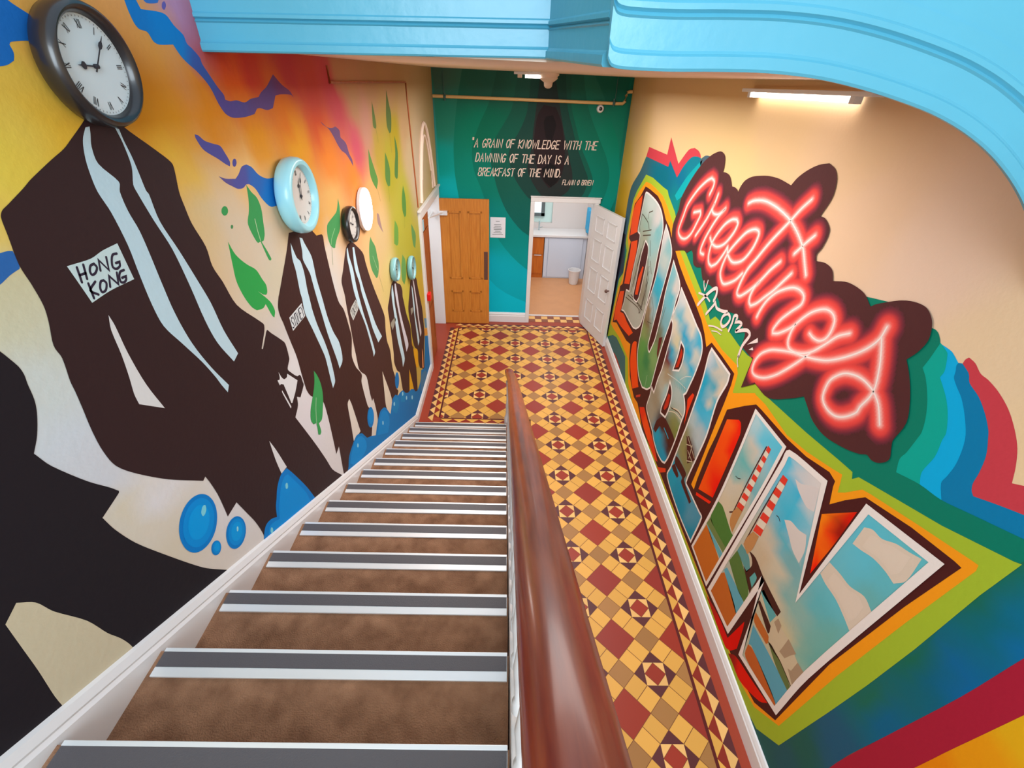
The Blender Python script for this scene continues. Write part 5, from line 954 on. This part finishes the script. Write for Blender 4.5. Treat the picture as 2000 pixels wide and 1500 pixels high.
# right doorway frame and white door
mb = MB()
mb.box((.325, YB-.03, 0), (.39, YB+.25, 2.01)); mb.box((1.30, YB-.03, 0), (1.365, YB+.25, 2.01)); mb.box((.325, YB-.03, 2.0102), (1.38, YB+.25, 2.08))
mb.box((.32, YB-.042, 2.0802), (1.395, YB-.004, 2.095))
struct(mb.build('trim_5', M['white'], bevel=.006))
mb = MB(); mb.box((.39, YB+.25, 0), (1.30, YB+.29, .014)); struct(mb.build('trim_6', M['white'], bevel=.003))
hx0, hy0 = 1.296, 7.20
ang = math.atan2(6.369-hy0, 1.551-hx0)
d3 = panel_door('door_3', .872, 1.99, .042, M['white'], [(.11, .38, .18, .52), (.49, .76, .18, .52), (.11, .38, .68, 1.06), (.49, .76, .68, 1.06), (.11, .38, 1.18, 1.52), (.49, .76, 1.18, 1.52), (.11, .38, 1.62, 1.86), (.49, .76, 1.62, 1.86)], (hx0, hy0, .012), ang, .014)
d3.scale.y = 1
mb = MB(); mb.lathe([(0, -.008), (.02, -.008), (.02, 0)], (.81, 0, .92), (0, -1, 0), 16); mb.lathe([(.009, 0), (.009, .03), (.024, .036), (.028, .05), (.02, .066), (0, .07)], (.81, 0, .92), (0, -1, 0), 16)
child(mb, 'door_knob', M['dark'], d3, smooth=True)

# ------------------------------------------------------------------ small kitchen behind the right doorway
KX0, KX1, KY = .10, 1.645, 9.92
mb = MB(); mb.box((KX0, YB+.26, -.1), (KX1, KY, .001)); struct(mb.build('floor.001', M['vinyl']))
mb = MB()
for a, b in (((KX0-.05, KY, 0), (.36, KY+.1, 2.7)), ((.92, KY, 0), (KX1+.05, KY+.1, 2.7)), ((.36, KY, 0), (.92, KY+.1, 1.03)), ((.36, KY, 2.1), (.92, KY+.1, 2.7))): mb.box(a, b)
struct(mb.build('wall_kitchen_back', M['kwall']))
mb = MB(); mb.box((KX0-.05, YB+.24, 0), (KX0, KY, 2.7)); struct(mb.build('wall_kitchen_left', M['kwall']))
mb = MB(); mb.box((KX1, YB+.24, 0), (KX1+.05, KY, 2.7)); struct(mb.build('wall_kitchen_right', M['kwall']))
mb = MB(); mb.box((KX0, YB+.24, 2.65), (KX1, KY, 2.75)); struct(mb.build('ceiling.001', M['kwall']))
mb = MB(); mb.box((.36, KY+.07, 1.03), (.92, KY+.10, 2.1)); w1 = mb.build('window_1', mat('pale_cyan_lit_reveal', rgb(206, 236, 234), .35)); struct(w1)  # window reveal; the wash of window light is put into its pale cyan
mb = MB(); mb.box((.36, KY+.05, 1.20), (.72, KY+.06, 2.0)); mb.build('window_pane', M['sky'], w1)
mb = MB(); mb.box((.36, KY+.005, 1.16), (.755, KY+.06, 1.225)); mb.box((.68, KY+.005, 1.16), (.755, KY+.06, 2.0)); mb.build('window_frame', M['wframe'], w1)
t = thing('base_cabinet', 'orange wood base cabinet under the sink in the small kitchen', 'cabinet', (.5, 9.62, 0))
mb = MB(); mb.box((.12, 9.42, .002), (.745, 9.9, .872)); mb.build('cabinet_body', M['orange'], t)
mb = MB(); mb.box((.13, 9.40, .10), (.735, 9.418, .50)); mb.build('door', M['orange'], t, bevel=.004)
mb = MB(); mb.box((.13, 9.40, .515), (.735, 9.418, .86)); mb.build('drawer', M['orange'], t, bevel=.004)
mb = MB(); mb.box((.55, 9.385, .49), (.70, 9.40, .505)); mb.build('handle', M['alu'], t)
t = thing('white_cabinet', 'large white flat front cabinet behind the bin in the small kitchen', 'cabinet', (1.2, 9.65, 0))
mb = MB(); mb.box((.755, 9.41, .002), (1.63, 9.9, .872)); mb.build('cabinet_body', M['cab'], t)
mb = MB(); mb.box((.84, 9.39, .03), (1.55, 9.409, .86)); mb.build('door', M['cab'], t, bevel=.006)
mb = MB(); mb.box((.756, 9.39, .03), (.832, 9.409, .86)); mb.build('side_panel', M['cab'], t, bevel=.006)
mb = MB(); mb.box((.105, 9.37, .875), (1.638, 9.915, .925)); tag(mb.build('worktop', M['white'], bevel=.008), 'white worktop running over both kitchen cabinets', 'worktop')
t = thing('kitchen_tap', 'chrome mixer tap at the sink end of the white worktop', 'tap', (.64, 9.72, .925))
mb = MB(); mb.tube([(.64, 9.72, .925), (.64, 9.72, 1.10), (.64, 9.68, 1.15), (.64, 9.60, 1.14), (.64, 9.58, 1.09)], .012, 8); mb.build('spout', M['silver'], t, smooth=True)
mb = MB(); mb.tube([(.66, 9.72, .98), (.71, 9.70, 1.0)], .008, 6); mb.build('lever', M['silver'], t, smooth=True)
mb = MB(); mb.lathe([(.0, .01), (.085, 0), (.09, .005), (.122, .285), (.132, .29), (.132, .30), (.118, .30), (.114, .285), (.084, .016), (0, .016)], (1.39, 9.12, .002), (0, 0, 1), 32)
tag(mb.build('waste_bin', M['white'], smooth=True), 'small white open plastic bin on the tan kitchen floor', 'bin')
mb = MB()
for i in range(6):
    y = 9.20 + i*.06; x = KX1-.03 - (.02 if i % 2 else 0)
    mb.box((x-.012, y, .99+.02*(i % 3)), (KX1-.002, y+.06, 1.45))
tag(mb.build('hanging_towel', M['towel'], bevel=.004), 'bright blue towel hanging on the kitchen wall behind the white door', 'towel')

# ------------------------------------------------------------------ staircase
NT = 19; G, RI = .2866, .1542
t = thing('staircase', 'long straight brown carpeted staircase going down between painted wall and wooden handrail', 'stairs', (-.5, 4.145, 0))
for k in range(1, NT+1):
    y1 = 4.145 - (k-1)*G; z = k*RI; y0 = y1 - G - .02
    mb = MB(); mb.box((-1.045, y0, z-RI-.02 if k > 1 else .003), (.032, y1-.004, z))
    tr = mb.build('tread', M['carpet'], t)
    mb = MB(); mb.box((-1.03, y1-.078, z-.002), (.028, y1-.050, z+.006)); mb.box((-1.03, y1-.008, z-.035), (.028, y1+.004, z+.007)); mb.box((-1.03, y1-.05, z-.002), (.028, y1-.008, z+.004))
    mb.build('nosing', M['alu'], tr, bevel=.0015)
    mb = MB(); mb.box((-1.028, y1-.050, z+.003), (.026, y1-.008, z+.0075))
    mb.build('grip_strip', M['grip'], tr)
mb = MB(); SPN = []
yy = 4.30
mb.sweep([(.036, -.30), (.07, -.30), (.07, .035), (.036, .035)], [((0, 4.26, pitch(4.26)-.05), (1, 0, 0), (0, 0, 1)), ((0, -1.4, pitch(-1.4)), (1, 0, 0), (0, 0, 1))], close=True, caps=True)
mb.build('outer_string', M['white'], t, bevel=.004)
mb = MB(); mb.face([(.06, 4.22, .004), (.06, -1.4, .004), (.06, -1.4, pitch(-1.4)-.28), (.06, 4.22, .05)])
mb.face([(.05, 4.22, .004), (.05, -1.4, .004), (.05, -1.4, pitch(-1.4)-.28), (.05, 4.22, .05)])
mb.build('spandrel_panel', M['cream'], t)

# balustrade
t = thing('balustrade', 'polished reddish mahogany handrail on white metal balusters beside the stairs', 'handrail', (.07, 4.2, 0))
HR = .70
RP = [(-.052, -.012), (-.048, -.034), (-.03, -.052), (.03, -.052), (.048, -.034), (.052, -.012), (.047, .004), (.034, .013), (.017, .018), (0, .02), (-.017, .018), (-.034, .013), (-.047, .004)]
sl = math.atan(.538); dv = Vector((0, -math.cos(sl), math.sin(sl))); nv_ = Vector((0, math.sin(sl), math.cos(sl)))
fr = []
for y in (4.45, 3.8, 2.5, 1.5, .6, -.3, -1.4): fr.append(((.0765 if y < 4 else .06, y, pitch(y)+HR-.02), (1, 0, 0), nv_))
e = Vector((.06, 4.45, pitch(4.45)+HR-.02))
for a, dy, dz, s in ((.25, .05, -.022, 1), (.6, .10, -.028, 1), (1.0, .135, -.03, .9), (1.3, .15, -.034, .6)):
    th = sl - a*.4
    fr.insert(0, (e + Vector((-.016*a, dy, dz)), (s, 0, 0), Vector((0, math.sin(max(0, th)), math.cos(max(0, th))))*s))
mb = MB(); mb.sweep(RP, fr, close=True, caps=True)
o = mb.build('rail', M['mahogany'], t, smooth=True); o['label'] = 'polished mahogany rail'
mb = MB()
mb.lathe([(.042, 0), (.042, .12), (.03, .14), (.026, .2), (.03, .3), (.022, .36), (.026, .58), (.034, .62), (.03, .60), (.03, .64)], (.045, 4.33, .003), (0, 0, 1), 20)
mb.build('newel_post', M['white'], t, smooth=True)
BP = [(.016, 0), (.016, .05), (.010, .07), (.014, .16), (.018, .22), (.012, .32), (.009, .45), (.013, .49), (.009, .53), (.012, .562)]
proto = None
for k in range(1, NT):
    for q in (.07, .21):
        y = 4.145 - (k-1)*G - q
        if y > 4.1 or y < -1.3: continue
        zb = pitch(y)+.05
        if proto is None:
            mb = MB(); mb.lathe([(r, h) for r, h in BP], (.052, y, zb), (0, 0, 1), 12)
            proto = mb.build('baluster', M['white'], t, loc=(.052, y, zb), smooth=True)
        else:
            b = proto.copy(); C.objects.link(b); b.parent = t
            b.location = Vector((.052, y, zb)) - Vector(t.location)

# ------------------------------------------------------------------ wall clocks on the painted suits
def ring_num(mb, R, a, kind, x, s):
    """roman numeral strokes radial on the dial; a = clock angle; local frame (u right, v up)"""
    ux, uy = math.sin(a), math.cos(a); tx, ty = math.cos(a), -math.sin(a)
    def seg(p, q, w):
        (a0, b0), (a1, b1) = p, q
        P = lambda a_, b_: (tx*a_+ux*(R+b_), ty*a_+uy*(R+b_))
        p, q = Vector(P(a0, b0)), Vector(P(a1, b1)); d = (q-p).normalized(); n = Vector((-d.y, d.x))*w/2
        mb.face([(x, *(p+n)), (x, *(p-n)), (x, *(q-n)), (x, *(q+n))])
    adv = {'I': .4, 'V': .9, 'X': .9}; tot = sum(adv[c] for c in kind); u = -tot/2*s
    for c in kind:
        w = adv[c]*s; h = s
        if c == 'I': seg((u+w/2, -h), (u+w/2, h), s*.2)
        if c == 'V': seg((u+.1*w, h), (u+w/2, -h), s*.26); seg((u+w/2, -h), (u+.9*w, h), s*.14)
        if c == 'X': seg((u+.1*w, h), (u+.9*w, -h), s*.26); seg((u+.1*w, -h), (u+.9*w, h), s*.14)
        u += w
ROM = ['XII', 'I', 'II', 'III', 'IV', 'V', 'VI', 'VII', 'VIII', 'IX', 'X', 'XI']
def clock(y, z, R, dep, rd, rim, dial, hh, mm, label, numerals=True, sec=None):
    t = thing('wall_clock', label, 'clock', (XL+.0075, y, z), 'round clocks used as heads of the painted suits')
    x0 = XL+.0075
    mb = MB()
    mb.lathe([(0, 0), (R*.90, 0), (R*.97, dep*.15), (R, dep*.45), (R*.99, dep*.75), (R*.95, dep*.94), (R*.90, dep), (rd+.012, dep*.98), (rd+.004, dep*.86), (rd, dep*.62), (rd*.5, dep*.6), (0, dep*.6)], (x0, y, z), (1, 0, 0), 64)
    mb.build('case', rim, t, smooth=True)
    xd = x0 + dep*.63
    mb = MB(); mb.lathe([(0, 0), (rd*.998, 0), (rd*.998, -.002)], (xd, y, z), (1, 0, 0), 64); mb.build('dial', dial, t)
    if numerals:
        mb = MB(); f = MB()
        for k, r_ in enumerate(ROM): ring_num(f, rd*.80, k*math.pi/6, r_, 0, rd*.085)
        for k in range(60):
            a = k*math.pi/30; p = Vector((math.sin(a), math.cos(a))); n = Vector((p.y, -p.x))*rd*.006
            f.face([(0, *(p*rd*.93+n)), (0, *(p*rd*.93-n)), (0, *(p*rd*.96-n)), (0, *(p*rd*.96+n))])
        for fc in f.f: mb.face([(xd+.0008, y+f.v[i][1], z+f.v[i][2]) for i in fc])
        mb.build('numerals', M['ink'], t, recalc=False)
    def hand(name, a, L, w, xo, spade):
        d = Vector((math.sin(a), math.cos(a))); n = Vector((d.y, -d.x)); mb = MB()
        prof = [(-.18*L, w*.8), (0, w*.6), (.55*L, w*.5), (.62*L, w*spade), (.72*L, w*spade*1.1), (.82*L, w*.5), (L, w*.15)]
        pts = [d*s_+n*h for s_, h in prof] + [d*s_-n*h for s_, h in reversed(prof)]
        mb.face([(xd+xo, y+p.x, z+p.y) for p in pts]); mb.face([(xd+xo+.0015, y+p.x, z+p.y) for p in pts])
        mb.build(name, M['ink'], t, recalc=False)
    hand('hour_hand', math.radians(hh), rd*.52, rd*.028, .003, 2.6); hand('minute_hand', math.radians(mm), rd*.80, rd*.02, .006, 2.2)
    mb = MB(); mb.lathe([(rd*.05, 0), (rd*.05, .009), (0, .01)], (xd, y, z), (1, 0, 0), 16); mb.build('hub', M['ink'], t)
    return t
clock(1.352, 3.503, .132, .062, .103, M['black'], M['dial'], 272, 40, 'large black rimmed clock with roman numerals, head of the Hong Kong suit')
clock(2.325, 3.012, .172, .078, .128, M['cyan'], M['dialg'], 2, 18, 'pale blue rimmed clock, head of the Sydney suit', True)
clock(3.055, 2.692, .115, .05, .088, M['black'], M['dialg'], 300, 20, 'small black rimmed clock beside the glowing round wall lamp')
clock(4.06, 2.03, .108, .05, .088, M['teal'], M['dialt'], 40, 200, 'small pale teal clock, head of the fourth suit, between two painted leaves')
clock(4.76, 1.80, .128, .05, .105, M['teal'], M['dialt'], 120, 10, 'pale teal clock nearest the far doorway, head of the last suit')
# round wall lamp
t = thing('wall_lamp', 'round glowing white bulkhead lamp on the orange painted wall above the third suit', 'lamp', (XL+.0075, 3.44, 2.70))
mb = MB(); mb.lathe([(0, 0), (.148, 0), (.148, .02), (.14, .026), (0, .026)], (XL+.0075, 3.44, 2.70), (1, 0, 0), 48); mb.build('base_plate', M['white'], t, smooth=True)
mb = MB(); mb.lathe([(.144, .02), (.143, .028), (.12, .034), (.08, .037), (0, .038)], (XL+.0075, 3.44, 2.70), (1, 0, 0), 48); mb.build('diffuser', M['lamp'], t, smooth=True)

# ------------------------------------------------------------------ fittings
t = thing('tube_light', 'long lit fluorescent tube light high on the right wall under the blue arch', 'light', (XR-.05, 2.96, 3.49))
mb = MB(); mb.box((XR-.075, 2.30, 3.492), (XR-.012, 3.62, 3.512)); mb.build('batten', M['white'], t, bevel=.004)
mb = MB(); mb.tube([(XR-.045, 2.46, 3.478), (XR-.045, 3.50, 3.478)], .013, 12); mb.build('tube', M['tube'], t, smooth=True)
for y in (2.44, 3.52):
    mb = MB(); mb.box((XR-.065, y-.02, 3.462), (XR-.025, y+.02, 3.494)); mb.build('end_cap', M['white'], t, bevel=.004)
yl = 6.72
t = thing('tube_light', 'short lit tube light on the ceiling by the teal wall', 'light', (.25, yl, 3.58))
mb = MB(); mb.box((.02, yl-.04, 3.585), (.42, yl+.04, 3.612)); mb.build('batten', M['white'], t, bevel=.004)
mb = MB(); mb.tube([(.16, yl, 3.567), (.385, yl, 3.567)], .018, 12); mb.build('tube', M['tube'], t, smooth=True)
for x in (.10, .40):
    mb = MB(); mb.box((x-.035, yl-.03, 3.55), (x+.02, yl+.03, 3.588)); mb.build('end_cap', M['cream'], t, bevel=.004)
mb = MB(); mb.lathe([(.13, 0), (.13, -.025), (.11, -.04), (.115, -.06), (.08, -.085), (.055, -.10), (.05, -.14), (.03, -.16), (0, -.165)], (.45, 6.75, 3.612), (0, 0, 1), 24)
tag(mb.build('ceiling_boss', M['cream'], smooth=True), 'stepped cream plaster boss hanging from ceiling beside the short tube', 'ornament')
t = thing('wall_pipe', 'cream painted pipe running across the top of the teal wall', 'pipe', (.2, YB-.04, 3.31))
mb = MB(); yp = YB-.04; mb.tube([(XL+.01, yp, 3.318), (1.42, yp, 3.302), (1.50, yp, 3.304), (1.53, yp, 3.33), (1.535, yp, 3.40), (1.545, yp, 3.432), (1.575, yp, 3.44), (XR-.01, yp, 3.44)], .02, 12)
mb.build('pipe', M['pipe'], t, smooth=True)
for x in (-.90, 1.38):
    mb = MB(); mb.tube([(x, yp, 3.27), (x, yp, 3.355)], .012, 8); mb.lathe([(.025, -.018), (.03, -.01), (.03, .01), (.025, .018)], (x, yp, 3.31), (1, 0, 0), 16); mb.box((x-.008, yp, 3.3), (x+.008, YB-.003, 3.32))
    mb.build('pipe_clip', M['clip'], t)
for x, zb, lb in ((-.915, 3.35, 'thin vertical cable above the left pipe clip on the teal wall'), (1.40, 3.35, 'thin vertical cable above the right pipe clip on the teal wall')):
    mb = MB(); mb.tube([(x, YB-.008, zb), (x, YB-.008, 3.60)], .005, 6); tag(mb.build('wall_cable', M['clip']), lb, 'cable')
t = thing('security_camera', 'small white round dome camera under the pipe on the teal wall', 'camera', (1.21, YB, 3.235))
mb = MB(); mb.lathe([(.048, 0), (.05, .02), (.042, .04), (.026, .046), (.0, .046)], (1.21, YB-.003, 3.235), (0, -1, 0), 24); mb.build('housing', M['white'], t, smooth=True)
mb = MB(); mb.lathe([(.024, .045), (.02, .056), (0, .06)], (1.21, YB-.003, 3.235), (0, -1, 0), 16); mb.build('lens', M['black'], t, smooth=True)
mb = MB(); mb.box((-.285, YB-.006, 1.455), (-.05, YB-.004, 1.765), None, 0)
for k in range(9):
    w = (.05, .0, .10, .09, .12, .11, .08, .12, .16)[k]
    if w: mb.box((-.165-w/2-.01, YB-.0066, 1.70-k*.025), (-.165+w/2, YB-.0062, 1.708-k*.025), None, 1)
tag(mb.build('paper_notice', [M['paper'], M['wframe']]), 'white printed notice taped to the teal wall beside the pine door', 'notice')
t = thing('fire_call_point', 'small red fire alarm call point on the white left door frame', 'alarm', (XL+.03, 5.56, 1.135))
mb = MB(); mb.box((XL+.029, 5.51, 1.085), (XL+.075, 5.61, 1.185)); mb.build('box', M['red'], t, bevel=.01)
mb = MB(); mb.box((XL+.0755, 5.535, 1.11), (XL+.077, 5.585, 1.15)); mb.build('press_plate', mat('call_point_face', rgb(250, 60, 50), .3), t)
mb = MB(); mb.box((XL+.0005, 5.68, 1.92), (XL+.008, 5.82, 2.05)); tag(mb.build('door_sign', mat('sign_blue', rgb(150, 205, 225), .4), bevel=.002), 'small pale blue sign plate near the top of the brown door', 'sign')
# blind pointed arch of plaster over the left doorway, and a cable down the wall
mb = MB(); pts = []
for k in range(13):
    a = k/12; yv = 5.72 + 1.1*a; pts.append((XL+.012, yv, 2.26 + .80*math.sin(math.pi*min(a, 1-a)) ** .8 if 0 < a < 1 else 2.26))
mb.tube(pts, .022, 8); pts2 = [(XL+.008, 6.27+(p[1]-6.27)*.8, 2.26+(p[2]-2.26)*.84) for p in pts]; mb.tube(pts2, .014, 8)
struct(mb.build('trim_7', M['cream'], smooth=True))
mb = MB(); mb.tube([(XL+.004, 3.17, 3.55), (XL+.006, 3.17, 3.47), (XL+.006, 5.42, 3.47), (XL+.006, 5.43, 3.3), (XL+.006, 5.54, 2.25)], .008, 6)
tag(mb.build('wall_cable', M['browndoor'], smooth=True), 'thin brown cable running down the left wall beside the plaster arch', 'cable')
